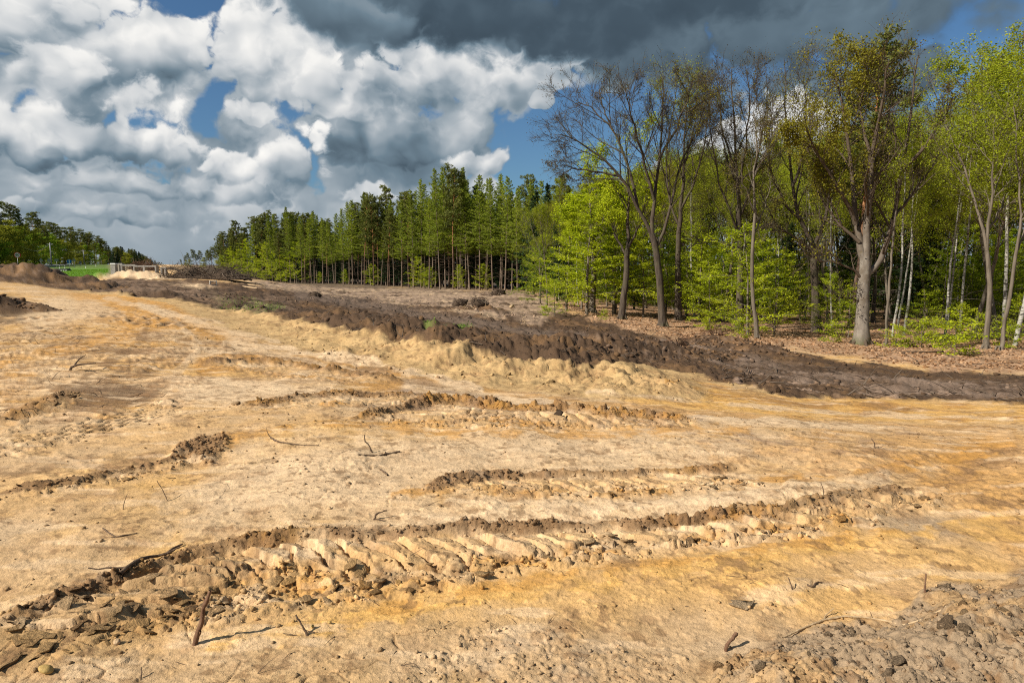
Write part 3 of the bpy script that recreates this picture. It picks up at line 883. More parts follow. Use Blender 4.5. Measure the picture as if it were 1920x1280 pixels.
lay(mask(((390, 560), (450, 562), (530, 572), (510, 588), (440, 580)), 8, 8) * sstep(fine + far, -0.4, 0.5), col(.15, .17, .05), 0.7)
lay(line_mask([(800, 618), (850, 614), (880, 616)], 5, 3), col(.14, .19, .04), 0.7)
lay(LITTER, LITC)
lay(LITTER * sstep(fbm(X, Y, 2.5, 4, 871), 0.0, 0.5), LITC * 0.62, 0.7)
lay(LITTER * sstep(far, 0.15, 0.7), BROWN, 0.6)
lay(WD, DARK)
lay(WD * sstep(patch2 + far, 0.0, 0.7), BROWN * 1.1, 0.75)
lay(WD * sstep(far2, 0.2, 0.8), BROWN * 1.6, 0.5)
lay(WD * sstep(fine, 0.2, 0.7), MAUVE, 0.4)
lay(mask(((1040, 690), (1060, 668), (1095, 650), (1130, 648), (1120, 668), (1100, 690)), 6, 7) * WD, ORANGE, 0.85)
lay(mask(((-200, 555), (0, 545), (50, 560), (40, 600), (-200, 640)), 10, 10) * sstep(far, -0.4, 0.2), DARK, 0.8)
lay(WP, CREAM)
lay(mask(((230, 508), (300, 525), (400, 538), (440, 545), (330, 534)), 4, 4), CREAM, 0.8)
lay(PIT, DARK * 0.8)
# far land and verge
FARG = sstep(RR, 84, 110) * sstep(-(PX - 300), 0, 60)
lay(FARG, col(.20, .16, .10))
lay(FARG * (1 - sstep(PX, 195, 215)), col(.10, .15, .035))
VERGE = sstep(RR, 56, 62)
lay(sstep(RR, 90, 160) * sstep(PX, 300, 400), col(.10, .075, .05))
lay(mask(((85, 503), (120, 503), (205, 503), (200, 512), (178, 524), (150, 529), (125, 524)), 3, 2) * VERGE, col(.105, .20, .028))
colr *= (1 + 0.10 * fine + 0.07 * _nzC)[..., None]
colr = np.clip(colr, 0.01, 0.9)
z = np.where(RR < 2.2, np.minimum(z, base_z(X, Y) - 0.0), z)


def tz(x, y):
    """height of the finished ground at world points"""
    x, y = np.atleast_1d(np.asarray(x, float)), np.atleast_1d(np.asarray(y, float))
    r, t = np.hypot(x, y), np.arctan2(x, y)
    ri = np.interp(r, _r, np.arange(NR))
    ci = np.interp(t, _th[:720], np.arange(720))
    return bilin(z, ri, ci)


def tcol(x, y):
    x, y = np.atleast_1d(np.asarray(x, float)), np.atleast_1d(np.asarray(y, float))
    r, t = np.hypot(x, y), np.arctan2(x, y)
    ri = np.rint(np.interp(r, _r, np.arange(NR))).astype(int)
    ci = np.rint(np.interp(t, _th[:720], np.arange(720))).astype(int)
    return colr[ri, ci]


def tmask(M, x, y):
    r, t = np.hypot(x, y), np.arctan2(x, y)
    return bilin(M, np.interp(r, _r, np.arange(NR)), np.interp(t, _th[:720], np.arange(720)))


def mesh_np(name, verts, faces, k, mat=None, smooth=False):
    """mesh from an (n,3) array and an (m,k) array of faces"""
    me = bpy.data.meshes.new(name)
    verts = np.ascontiguousarray(verts, np.float32)
    faces = np.ascontiguousarray(faces, np.int32)
    me.vertices.add(len(verts))
    me.vertices.foreach_set('co', verts.ravel())
    me.loops.add(faces.size)
    me.loops.foreach_set('vertex_index', faces.ravel())
    me.polygons.add(len(faces))
    me.polygons.foreach_set('loop_start', np.arange(0, faces.size, k, dtype=np.int32))
    try:
        me.polygons.foreach_set('loop_total', np.full(len(faces), k, np.int32))
    except Exception:
        pass
    if smooth:
        me.polygons.foreach_set('use_smooth', np.ones(len(faces), bool))
    me.update(calc_edges=True)
    if mat:
        me.materials.append(mat)
    return me


def set_attr(me, name, data, typ='FLOAT'):
    a = me.attributes.new(name, typ, 'POINT')
    if typ == 'FLOAT':
        a.data.foreach_set('value', np.ascontiguousarray(data, np.float32).ravel())
    else:
        c = np.ones((len(data), 4), np.float32)
        c[:, :3] = data
        a.data.foreach_set('color', c.ravel())


def link(name, data, parent=None, label=None, cat=None, group=None, kind=None):
    o = bpy.data.objects.new(name, data)
    C.objects.link(o)
    if parent is not None:
        o.parent = parent
    for k_, v_ in (('label', label), ('category', cat), ('group', group), ('kind', kind)):
        if v_:
            o[k_] = v_
    return o


def material(name):
    mt = bpy.data.materials.new(name)
    mt.use_nodes = True
    mt.node_tree.nodes.clear()
    T = NT(mt.node_tree)
    out = T.n('ShaderNodeOutputMaterial')
    return mt, T, out


def simple_mat(name, c1, c2, scale=6.0, rough=0.9, bump=0.3, stretch=(1, 1, 1), metal=0.0, spec=0.2, detail=4, bdist=0.02):
    mt, T, out = material(name)
    co = T.n('ShaderNodeTexCoord').outputs['Object']
    v = T.v('MULTIPLY', co, stretch)
    nz = T.noise(v, scale, detail, 0.6)
    bs = T.n('ShaderNodeBsdfPrincipled')
    f = T.ss(nz, 0.3, 0.7)
    T.put(bs.inputs['Base Color'], T.mix(f, c1, c2))
    bs.inputs['Roughness'].default_value = rough
    bs.inputs['Metallic'].default_value = metal
    bs.inputs['Specular IOR Level'].default_value = spec
    if bump:
        b = T.n('ShaderNodeBump')
        b.inputs['Strength'].default_value = bump
        b.inputs['Distance'].default_value = bdist
        T.put(b.inputs['Height'], nz)
        T.put(bs.inputs['Normal'], b.outputs[0])
    T.t.links.new(bs.outputs[0], out.inputs[0])
    return mt


def soil_material(name):
    mt, T, out = material(name)
    at = T.n('ShaderNodeAttribute', attribute_name='soil')
    co = T.n('ShaderNodeTexCoord').outputs['Object']
    g1 = T.noise(co, 42, 4, 0.65)
    g2 = T.noise(co, 230, 2, 0.6)
    g3 = T.noise(T.v('MULTIPLY', co, (0.7, 1.3, 1)), 9, 5, 0.62)
    f = T.m('ADD', T.m('ADD', T.ss(g1, 0.28, 0.72, -0.15, 0.15), T.ss(g2, 0.25, 0.75, -0.12, 0.12)), T.ss(g3, 0.3, 0.7, -0.11, 0.10))
    f = T.m('ADD', f, 1.0)
    c = T.v('SCALE', at.outputs['Color'], f)
    # sparse dark specks of root fibre
    c = T.mix(T.ss(T.noise(T.v('MULTIPLY', co, (1.6, 0.8, 1)), 75, 3, 0.7), 0.65, 0.71), c, T.v('SCALE', c, 0.45))
    bs = T.n('ShaderNodeBsdfPrincipled')
    T.put(bs.inputs['Base Color'], c)
    bs.inputs['Roughness'].default_value = 0.95
    bs.inputs['Specular IOR Level'].default_value = 0.12
    h = T.m('ADD', T.m('MULTIPLY', g1, 0.018), T.m('ADD', T.m('MULTIPLY', g2, 0.005), T.m('MULTIPLY', g3, 0.022)))
    b = T.n('ShaderNodeBump')
    b.inputs['Strength'].default_value = 0.6
    b.inputs['Distance'].default_value = 1.0
    T.put(b.inputs['Height'], h)
    T.put(bs.inputs['Normal'], b.outputs[0])
    T.t.links.new(bs.outputs[0], out.inputs[0])
    return mt


SOIL = soil_material('soil')
idx = np.arange(NR * NC).reshape(NR, NC)
nxt = np.roll(idx, -1, axis=1)
q = np.stack([idx[:-1], nxt[:-1], nxt[1:], idx[1:]], -1).reshape(-1, 4)[:, ::-1]
gv = np.column_stack([X.ravel(), Y.ravel(), z.ravel()])
gm = mesh_np('ground', gv, q, 4, SOIL, smooth=True)
set_attr(gm, 'soil', colr.reshape(-1, 3), 'FLOAT_COLOR')
ground = link('ground', gm, kind='structure', label='graded sandy building ground with ruts and dark soil')

# ------------------------------------------------------------------ plant materials
def leaf_mat(name, c_lo, c_mid, c_hi, trans=0.35, rough=0.6):
    mt, T, out = material(name)
    at = T.n('ShaderNodeAttribute', attribute_name='rnd')
    oi = T.n('ShaderNodeObjectInfo')
    f = T.m('ADD', T.m('MULTIPLY', at.outputs['Fac'], 0.75), T.m('MULTIPLY', oi.outputs['Random'], 0.25))
    c = T.ramp(f, [(0.0, c_lo), (0.5, c_mid), (1.0, c_hi)])
    d = T.n('ShaderNodeBsdfDiffuse')
    T.put(d.inputs[0], c)
    t = T.n('ShaderNodeBsdfTranslucent')
    T.put(t.inputs[0], T.v('MULTIPLY', c, (1.15, 1.1, 0.7)))
    ms = T.n('ShaderNodeMixShader')
    ms.inputs[0].default_value = trans
    T.t.links.new(d.outputs[0], ms.inputs[1])
    T.t.links.new(t.outputs[0], ms.inputs[2])
    T.t.links.new(ms.outputs[0], out.inputs[0])
    return mt


def bark_mat(name, c1, c2, c3=None, scale=5.0, stretch=(1, 1, 0.18), bump=0.6, base=None, thin=None):
    mt, T, out = material(name)
    co = T.n('ShaderNodeTexCoord').outputs['Object']
    v = T.v('MULTIPLY', co, stretch)
    nz = T.noise(v, scale, 5, 0.65)
    n2 = T.noise(co, 0.9, 3, 0.6)
    c = T.mix(T.ss(nz, 0.32, 0.68), c1, c2)
    if c3 is not None:
        c = T.mix(T.ss(n2, 0.48, 0.66), c, c3)
    if base is not None:
        sp = T.n('ShaderNodeSeparateXYZ')
        T.put(sp.inputs[0], co)
        c = T.mix(T.ss(T.m('ADD', sp.outputs[2], T.m('MULTIPLY', n2, 1.2)), base[1], base[2], 1, 0), c, base[0])
    if thin is not None:
        ra = T.n('ShaderNodeAttribute', attribute_name='rad')
        c = T.mix(T.ss(ra.outputs['Fac'], 0.10, 0.26), thin, c)
    bs = T.n('ShaderNodeBsdfPrincipled')
    T.put(bs.inputs['Base Color'], c)
    bs.inputs['Roughness'].default_value = 0.9
    bs.inputs['Specular IOR Level'].default_value = 0.15
    b = T.n('ShaderNodeBump')
    b.inputs['Strength'].default_value = bump
    b.inputs['Distance'].default_value = 0.03
    T.put(b.inputs['Height'], nz)
    T.put(bs.inputs['Normal'], b.outputs[0])
    T.t.links.new(bs.outputs[0], out.inputs[0])
    return mt


def birch_mat():
    mt, T, out = material('birch_bark')
    co = T.n('ShaderNodeTexCoord').outputs['Object']
    a = T.noise(T.v('MULTIPLY', co, (1.2, 1.2, 5.5)), 2.2, 4, 0.6)
    at = T.n('ShaderNodeAttribute', attribute_name='rad')
    c = T.mix(T.ss(a, 0.54, 0.60), (.35, .335, .295), (.04, .035, .03))
    c = T.mix(T.ss(at.outputs['Fac'], 0.028, 0.045), (.085, .055, .045), c)
    bs = T.n('ShaderNodeBsdfPrincipled')
    T.put(bs.inputs['Base Color'], c)
    bs.inputs['Roughness'].default_value = 0.8
    bs.inputs['Specular IOR Level'].default_value = 0.2
    T.t.links.new(bs.outputs[0], out.inputs[0])
    return mt


def pine_mat():
    mt, T, out = material('pine_bark')
    co = T.n('ShaderNodeTexCoord').outputs['Object']
    sp = T.n('ShaderNodeSeparateXYZ')
    T.put(sp.inputs[0], co)
    nz = T.noise(T.v('MULTIPLY', co, (1, 1, 0.3)), 6, 4, 0.65)
    lo = T.mix(T.ss(nz, 0.3, 0.7), (.075, .05, .038), (.19, .13, .095))
    hi = T.mix(T.ss(nz, 0.3, 0.7), (.20, .085, .035), (.40, .19, .085))
    c = T.mix(T.ss(sp.outputs[2], 4.0, 11.0), lo, hi)
    bs = T.n('ShaderNodeBsdfPrincipled')
    T.put(bs.inputs['Base Color'], c)
    bs.inputs['Roughness'].default_value = 0.9
    bs.inputs['Specular IOR Level'].default_value = 0.1
    T.t.links.new(bs.outputs[0], out.inputs[0])
    return mt


M_BEECH = bark_mat('smooth_grey_bark', (.15, .128, .105), (.245, .215, .18), (.125, .10, .075), 4.0, (1, 1, 0.35), 0.35, ((.10, .11, .045), 0.35, 1.2), (.085, .063, .045))
M_OAK = bark_mat('dark_oak_bark', (.042, .032, .025), (.105, .082, .062), (.085, .075, .045), 7.0, (1, 1, 0.15), 0.9)
M_TWIG = bark_mat('brown_twig_bark', (.075, .052, .040), (.135, .098, .078), None, 5.0)
M_SAP = bark_mat('sapling_bark', (.10, .082, .062), (.185, .155, .12), None, 6.0)
M_CON = bark_mat('larch_bark', (.10, .070, .052), (.215, .160, .12), (.13, .11, .085), 5.0, (1, 1, .15), 0.7)
M_BIRCH = birch_mat()
M_PINE = pine_mat()
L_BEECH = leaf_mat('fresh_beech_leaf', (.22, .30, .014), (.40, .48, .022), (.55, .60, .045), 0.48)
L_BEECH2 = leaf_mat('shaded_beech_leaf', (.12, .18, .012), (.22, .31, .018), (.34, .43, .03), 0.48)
L_OLIVE = leaf_mat('young_olive_leaf', (.13, .115, .020), (.22, .205, .026), (.32, .30, .036), 0.4)
L_BUD = leaf_mat('bud_leaf', (.085, .060, .035), (.13, .095, .042), (.16, .17, .04), 0.3)
L_BIRCH = leaf_mat('birch_leaf', (.17, .20, .018), (.29, .345, .026), (.43, .46, .042), 0.48)
L_LARCH = leaf_mat('larch_needle', (.11, .15, .022), (.22, .28, .034), (.35, .40, .045), 0.42)
L_PINE = leaf_mat('pine_needle', (.07, .085, .028), (.13, .15, .043), (.20, .215, .058), 0.32)
L_SPRUCE = leaf_mat('spruce_needle', (.018, .034, .016), (.034, .058, .024), (.06, .09, .032), 0.15)
L_FAR = leaf_mat('far_broad_leaf', (.14, .155, .025), (.25, .265, .034), (.36, .36, .05), 0.4)
L_FAR2 = leaf_mat('far_green_leaf', (.10, .17, .02), (.19, .29, .026), (.29, .39, .04), 0.4)


# ------------------------------------------------------------------ geometry of plants
class Tubes:
    """collects tapered polylines and turns them into one mesh"""
    def __init__(self):
        self.g = {}

    def add(self, pts, rad, k):
        self.g.setdefault((len(pts), k), []).append((pts, rad))

    def arrays(self):
        V, Q, R, off = [], [], [], 0
        for (n, k), lst in self.g.items():
            Pn = np.array([a for a, _ in lst], float)
            Rn = np.array([b for _, b in lst], float)
            m = len(lst)
            tn = np.gradient(Pn, axis=1)
            tn /= np.linalg.norm(tn, axis=2, keepdims=True) + 1e-9
            up = np.where(np.abs(tn[..., 2:3]) < 0.92, np.array([0, 0, 1.0]), np.array([1.0, 0, 0]))
            if n > 2:
                up = np.broadcast_to(up[:, :1], up.shape)
            u = np.cross(tn, up)
            u /= np.linalg.norm(u, axis=2, keepdims=True) + 1e-9
            w = np.cross(tn, u)
            a = np.arange(k) * 2 * math.pi / k
            ring = Pn[:, :, None] + Rn[:, :, None, None] * (np.cos(a)[None, None, :, None] * u[:, :, None] + np.sin(a)[None, None, :, None] * w[:, :, None])
            V.append(ring.reshape(-1, 3))
            R.append(np.repeat(Rn.ravel(), k))
            ii = (np.arange(m)[:, None, None] * n + np.arange(n - 1)[None, :, None]) * k
            j = np.arange(k)
            j2 = (j + 1) % k
            qd = np.stack([ii + j, ii + j2, ii + k + j2, ii + k + j], -1).reshape(-1, 4) + off
            Q.append(qd)
            off += m * n * k
        return np.vstack(V), np.vstack(Q), np.concatenate(R)

    def mesh(self, name, mat):
        V, Q, R = self.arrays()
        me = mesh_np(name, V, Q[:, ::-1], 4, mat, smooth=True)
        set_attr(me, 'rad', R)
        return me


def leaf_mesh(name, ctr, nrm, axis, size, mat, aspect=0.7, rnd=None, fold=0.0):
    """one quad (rhombus) per leaf"""
    m = len(ctr)
    nrm = nrm / (np.linalg.norm(nrm, axis=1, keepdims=True) + 1e-9)
    a = axis - nrm * (axis * nrm).sum(1, keepdims=True)
    a /= np.linalg.norm(a, axis=1, keepdims=True) + 1e-9
    b = np.cross(nrm, a)
    s = size[:, None]
    v = np.stack([ctr - a * s * 0.5, ctr + b * s * aspect * 0.5 + nrm * s * fold, ctr + a * s * 0.5, ctr - b * s * aspect * 0.5 + nrm * s * fold], 1)
    me = mesh_np(name, v.reshape(-1, 3), np.arange(m * 4).reshape(m, 4), 4, mat)
    if rnd is None:
        rnd = rng.random(m)
    set_attr(me, 'rnd', np.repeat(rnd, 4))
    return me


def unit(v):
    return v / (np.linalg.norm(v) + 1e-9)


def rvec(r):
    v = r.normal(size=3)
    return v / np.linalg.norm(v)


def grow(p, d, L, n, wob, up, r):
    pts = [np.array(p, float)]
    d = unit(np.array(d, float))
    st = L / (n - 1)
    for i in range(n - 1):
        d = d + r.normal(size=3) * wob
        d[2] += up
        d = unit(d)
        pts.append(pts[-1] + d * st)
    return np.array(pts)


def taper(n, r0, r1, pw=0.9):
    return r0 + (r1 - r0) * np.linspace(0, 1, n) ** pw


def kids(par, rad, num, t0, t1, ang, L, r, up=0.03, wob=0.12, n=4, ratio=0.55, rmin=0.006, flat=0.0, golden=True):
    """side branches of one limb"""
    out = []
    m = len(par)
    for i in range(num):
        t = t0 + (t1 - t0) * (i + r.random() * 0.8) / max(num, 1)
        f = t * (m - 1)
        j = min(int(f), m - 2)
        p = par[j] + (par[j + 1] - par[j]) * (f - j)
        tg = unit(par[j + 1] - par[j])
        rr = rad[j] + (rad[j + 1] - rad[j]) * (f - j)
        ax = rvec(r)
        side = unit(np.cross(tg, ax))
        if flat:
            side = unit(side * np.array([1, 1, 1 - flat]))
        a = ang * (0.75 + 0.5 * r.random())
        d = tg * math.cos(a) + side * math.sin(a)
        ll = L * (1.05 - 0.55 * t) * (0.65 + 0.6 * r.random())
        q = grow(p, d, ll, n, wob, up, r)
        r0 = max(rr * ratio * (0.8 + 0.3 * r.random()), rmin)
        out.append((q, taper(n, r0, max(r0 * 0.25, rmin * 0.6))))
    return out


def crown_from_limbs(tb, limbs, r, l2, l3, l4, a=0.75, scl=1.0, twig_up=0.05, lenk=1.0, rmin=0.008):
    """fill limbs with three orders of branches; returns twig points for leaves"""
    tips = []
    L2 = []
    for q, rd, ln in limbs:
        L2 += [(x, ln) for x in kids(q, rd, l2, 0.22, 0.98, a, ln * 0.50 * lenk, r, twig_up, 0.10, 5, 0.5, rmin * 1.6)]
        L2.append(((q[-3:], rd[-3:]), ln))
    L3 = []
    for (q, rd), ln in L2:
        if len(q) == 5:
            tb.add(q, rd, 4)
        L3 += [(x, ln) for x in kids(q, rd, l3, 0.15, 1.0, a * 0.9, ln * 0.24 * lenk, r, twig_up, 0.12, 4, 0.55, rmin * 1.2)]
    for (q, rd), ln in L3:
        tb.add(q, rd, 3)
        tips.append(q[-1])
        tips.append(q[2])
        for (q4, r4) in kids(q, rd, l4, 0.1, 1.0, a * 0.85, ln * 0.125 * lenk, r, twig_up, 0.1, 3, 0.7, rmin * 0.8):
            tb.add(q4, r4, 3)
            tips.append(q4[-1])
            tips.append((q4[1] + q4[2]) / 2)
    return np.array(tips)


def px_limb(pts, d0, base, rel, n, r, deep):
    """limb drawn on the photograph at depth d0, pushed in depth along its length"""
    q = np.array([tuple(P(a, b, d0)) for a, b in pts])
    q = smooth_pts(q, n)
    t = np.linspace(0, 1, n)
    q[:, 1] += deep * t ** 1.2
    sc = q[:, 1] / d0                      # keep the outline while it moves in depth
    q[:, 0] *= sc
    q[:, 2] = CAMZ + (q[:, 2] - CAMZ) * sc
    q -= base
    q[1:-1] += r.normal(size=(n - 2, 3)) * rel
    return q


class Proto:
    def __init__(self, trunk, crown, height):
        self.trunk, self.crown, self.height = trunk, crown, height


def roots(tb, r0, r):
    for i in range(6):
        a = i * 1.05 + r.random() * 0.5
        d = np.array([math.cos(a), math.sin(a), 0])
        tb.add(np.array([[0, 0, 0.55 * r0 / 0.3] + d * r0 * 0.45, [0, 0, 0.18] + d * r0 * 1.0, [0, 0, -0.12] + d * r0 * 1.9]), np.array([r0 * 0.42, r0 * 0.36, r0 * 0.12]), 6)


def broadleaf(name, seed, H, r0, fork, nl, spread, bark, leafm, nleaf, lsize, l2=7, l3=5, l4=3, trunk_wob=0.03, lean=0.0, cb=0.45):
    """free-grown tree with a main stem and steep limbs"""
    r = np.random.default_rng(seed)
    tb = Tubes()
    tr = grow((0, 0, -0.3), (lean, 0.1 * lean, 1), H * 0.93, 12, trunk_wob, 0.04, r)
    rd = taper(12, r0, 0.03, 0.8)
    rd[0] *= 1.35
    tb.add(tr, rd, 9)
    roots(tb, r0, r)
    limbs = []
    for i in range(nl):
        t = fork + (0.95 - fork) * (i + r.random() * 0.6) / nl
        f = t * 11
        j = min(int(f), 10)
        p = tr[j] + (tr[j + 1] - tr[j]) * (f - j)
        a = i * 2.4 + r.random()
        el = spread * (1.1 - 0.5 * t)
        d = (math.cos(a) * math.sin(el), math.sin(a) * math.sin(el), math.cos(el))
        ln = H * (1.02 - t) * (0.62 + 0.25 * r.random()) + 1.0
        q = grow(p, d, ln, 8, 0.09, 0.05, r)
        rr = taper(8, max(0.35 * r0 * (1.15 - t), 0.03), 0.015)
        tb.add(q, rr, 6)
        limbs.append((q, rr, ln))
    # dead snags lower down
    for i in range(3):
        t = fork * (0.45 + 0.5 * r.random())
        j = int(t * 11)
        a = r.random() * 6.28
        q = grow(tr[j], (math.cos(a), math.sin(a), 0.1), 1.2 + r.random() * 1.6, 5, 0.22, 0.0, r)
        tb.add(q, taper(5, 0.03, 0.008), 4)
    tips = crown_from_limbs(tb, limbs, r, l2, l3, l4)
    me = tb.mesh(name + '_trunk', bark)
    k = r.integers(0, len(tips), nleaf)
    c = tips[k] + r.normal(size=(nleaf, 3)) * 0.16
    nz = r.normal(size=(nleaf, 3)) + np.array([0, 0, 0.8])
    cm = leaf_mesh(name + '_crown', c, nz, r.normal(size=(nleaf, 3)), lsize * (0.6 + 0.7 * r.random(nleaf)), leafm, 0.75, np.clip(0.5 + 0.28 * r.normal(size=nleaf), 0, 1))
    return Proto(me, cm, H)


def beech_sapling(name, seed, H, nb, leafm, nleaf, lsize, first=0.08, wide=0.42, r0=0.06):
    """young beech: level sprays of fresh leaves"""
    r = np.random.default_rng(seed)
    tb = Tubes()
    tr = grow((0, 0, -0.15), (0.03 * r.normal(), 0.03 * r.normal(), 1), H * 0.97, 9, 0.04, 0.05, r)
    rd = taper(9, r0, 0.008)
    tb.add(tr, rd, 6)
    ctr, nrm, axs, rv = [], [], [], []
    per = nleaf // nb
    for i in range(nb):
        t = first + (0.98 - first) * (i + r.random()) / nb
        f = t * 8
        j = min(int(f), 7)
        p = tr[j] + (tr[j + 1] - tr[j]) * (f - j)
        a = i * 2.39 + r.random() * 0.9
        ln = H * wide * (1.0 - t ** 2.2) ** 0.8 * (0.45 + 0.65 * r.random()) + 0.3
        rise = 0.28 + 0.35 * t - 0.1 * r.random()
        q = grow(p, (math.cos(a), math.sin(a), rise), ln, 6, 0.07, -0.035, r)
        rr = taper(6, max(r0 * 0.36 * (1.1 - t), 0.010), 0.004)
        tb.add(q, rr, 4)
        sub = [(q, rr)]
        for x in kids(q, rr, 7, 0.12, 0.95, 0.8, ln * 0.42, r, -0.01, 0.08, 4, 0.6, 0.005, flat=0.6):
            tb.add(x[0], x[1], 3)
            sub.append(x)
        w = np.array([np.linalg.norm(s[0][-1] - s[0][0]) for s in sub])
        cnt = np.maximum((w / w.sum() * per * (0.5 + ln / (H * wide))).astype(int), 3)
        bright = 0.5 + 0.22 * r.normal()
        for (s, _), nn in zip(sub, cnt):
            tt = 0.12 + 0.88 * r.random(nn)
            ff = tt * (len(s) - 1)
            jj = np.minimum(ff.astype(int), len(s) - 2)
            c = s[jj] + (s[jj + 1] - s[jj]) * (ff - jj)[:, None]
            tg = unit(s[-1] - s[0])
            sd_ = unit(np.cross(tg, [0, 0, 1]))
            c = c + sd_ * (r.normal(size=(nn, 1)) * 0.11) + np.array([0, 0, 1]) * (r.normal(size=(nn, 1)) * 0.05 - 0.03)
            ctr.append(c)
            nrm.append(np.array([0, 0, 1.0]) + r.normal(size=(nn, 3)) * 0.5)
            axs.append(np.tile(tg, (nn, 1)) + r.normal(size=(nn, 3)) * 0.7)
            rv.append(np.clip(bright + 0.2 * r.normal(size=nn), 0, 1))
    me = tb.mesh(name + '_trunk', M_SAP)
    c = np.vstack(ctr)
    cm = leaf_mesh(name + '_crown', c, np.vstack(nrm), np.vstack(axs), lsize * (0.65 + 0.6 * r.random(len(c))), leafm, 0.62, np.concatenate(rv), 0.06)
    return Proto(me, cm, H)


def conifer(name, seed, H, kind):
    r = np.random.default_rng(seed)
    tb = Tubes()
    r0 = 0.0082 * H if kind != 'spruce' else 0.010 * H
    tr = grow((0, 0, -0.3), (0.02 * r.normal(), 0.02 * r.normal(), 1), H + 0.2, 12, 0.016 if kind != 'pine' else 0.024, 0.03, r)
    rd = taper(12, r0, 0.02, 1.0)
    rd[0] *= 1.25
    tb.add(tr, rd, 7)
    cb = {'larch': 0.31, 'pine': 0.46, 'spruce': 0.06}[kind] + r.random() * 0.08
    at = lambda t: np.array([np.interp(t, np.linspace(0, 1, 12), tr[:, k]) for k in range(3)])
    ctr, nrm, axs, rv, sz = [], [], [], [], []
    # dead stubs on the bare stem
    for i in range(26 if kind != 'spruce' else 0):
        t = 0.12 + (cb - 0.10) * r.random()
        a = r.random() * 6.28
        q = grow(at(t), (math.cos(a), math.sin(a), 0.05 - 0.25 * r.random()), 0.5 + 1.2 * r.random(), 3, 0.08, 0, r)
        tb.add(q, np.array([0.022, 0.014, 0.006]), 3)
    nb = {'larch': 92, 'pine': 44, 'spruce': 95}[kind]
    for i in range(nb):
        t = cb + (0.985 - cb) * (i + r.random()) / nb
        u = (t - cb) / (1 - cb)
        a = i * 2.4 + r.random()
        if kind == 'larch':
            wid = H * 0.145 * (min(u / 0.12, 1) ** 0.5) * (1 - u) ** 0.75 + 0.22
            el = 0.05 + 0.5 * u
            up = 0.02
        elif kind == 'spruce':
            wid = H * 0.17 * (1 - u) ** 0.85 + 0.15
            el = -0.25 + 0.55 * u
            up = 0.05
        else:
            wid = H * 0.135 * (0.55 + 0.9 * u) * (1 - u) ** 0.42 + 0.4
            el = 0.15 + 0.5 * u
            up = 0.05
        wid *= 0.45 + 0.8 * r.random()
        q = grow(at(t), (math.cos(a) * math.cos(el), math.sin(a) * math.cos(el), math.sin(el)), wid, 5, 0.08, up, r)
        tb.add(q, taper(5, 0.012 + 0.012 * wid, 0.006), 3)
        br = 0.5 + 0.2 * r.normal() + 0.2 * (u - 0.5)
        if kind == 'pine':
            nt = 4 + int(wid * 3)
            for _ in range(nt):
                s = q[0] + (q[-1] - q[0]) * (0.45 + 0.6 * r.random()) + r.normal(size=3) * np.array([0.28, 0.28, 0.15])
                nn = 17
                v = r.normal(size=(nn, 3)) + np.array([0, 0, 0.5])
                v /= np.linalg.norm(v, axis=1, keepdims=True)
                ctr.append(s + v * 0.20 * (0.6 + r.random((nn, 1))))
                nrm.append(r.normal(size=(nn, 3)))
                axs.append(v)
                sz.append(0.30 + 0.16 * r.random(nn))
                rv.append(np.clip(br + 0.2 * r.normal(size=nn) + 0.12 * v[:, 2], 0, 1))
        else:
            nn = int((70 if kind == 'larch' else 44) * (0.4 + wid / (H * 0.135)))
            tt = (0.10 if kind == 'spruce' else 0.06) + 0.95 * r.random(nn)
            ff = np.clip(tt, 0, 0.999) * 4
            jj = ff.astype(int)
            c = q[jj] + (q[np.minimum(jj + 1, 4)] - q[jj]) * (ff - jj)[:, None]
            sd_ = unit(np.cross(q[-1] - q[0], [0, 0, 1]))
            lat = r.normal(size=(nn, 1)) * (0.22 * wid * (1.05 - tt[:, None]) + 0.08)
            drop = -np.abs(r.normal(size=(nn, 1))) * (0.10 if kind == 'larch' else 0.20)
            ctr.append(c + sd_ * lat + np.array([0, 0, 1.0]) * drop)
            nrm.append(r.normal(size=(nn, 3)) + np.array([0, 0, 0.7]))
            axs.append(np.tile(unit(q[-1] - q[0]), (nn, 1)) + sd_ * np.sign(lat) * 0.8 + r.normal(size=(nn, 3)) * 0.35 + np.array([0, 0, -0.25]))
            sz.append((0.235 if kind == 'larch' else 0.36) * (0.6 + 0.8 * r.random(nn)))
            rv.append(np.clip(br + 0.2 * r.normal(size=nn), 0, 1))
    me = tb.mesh(name + '_trunk', {'larch': M_CON, 'pine': M_PINE, 'spruce': M_OAK}[kind])
    cm = leaf_mesh(name + '_crown', np.vstack(ctr), np.vstack(nrm), np.vstack(axs), np.concatenate(sz),
                   {'larch': L_LARCH, 'pine': L_PINE, 'spruce': L_SPRUCE}[kind], {'larch': 0.42, 'pine': 0.30, 'spruce': 0.38}[kind], np.concatenate(rv))
    return Proto(me, cm, H)


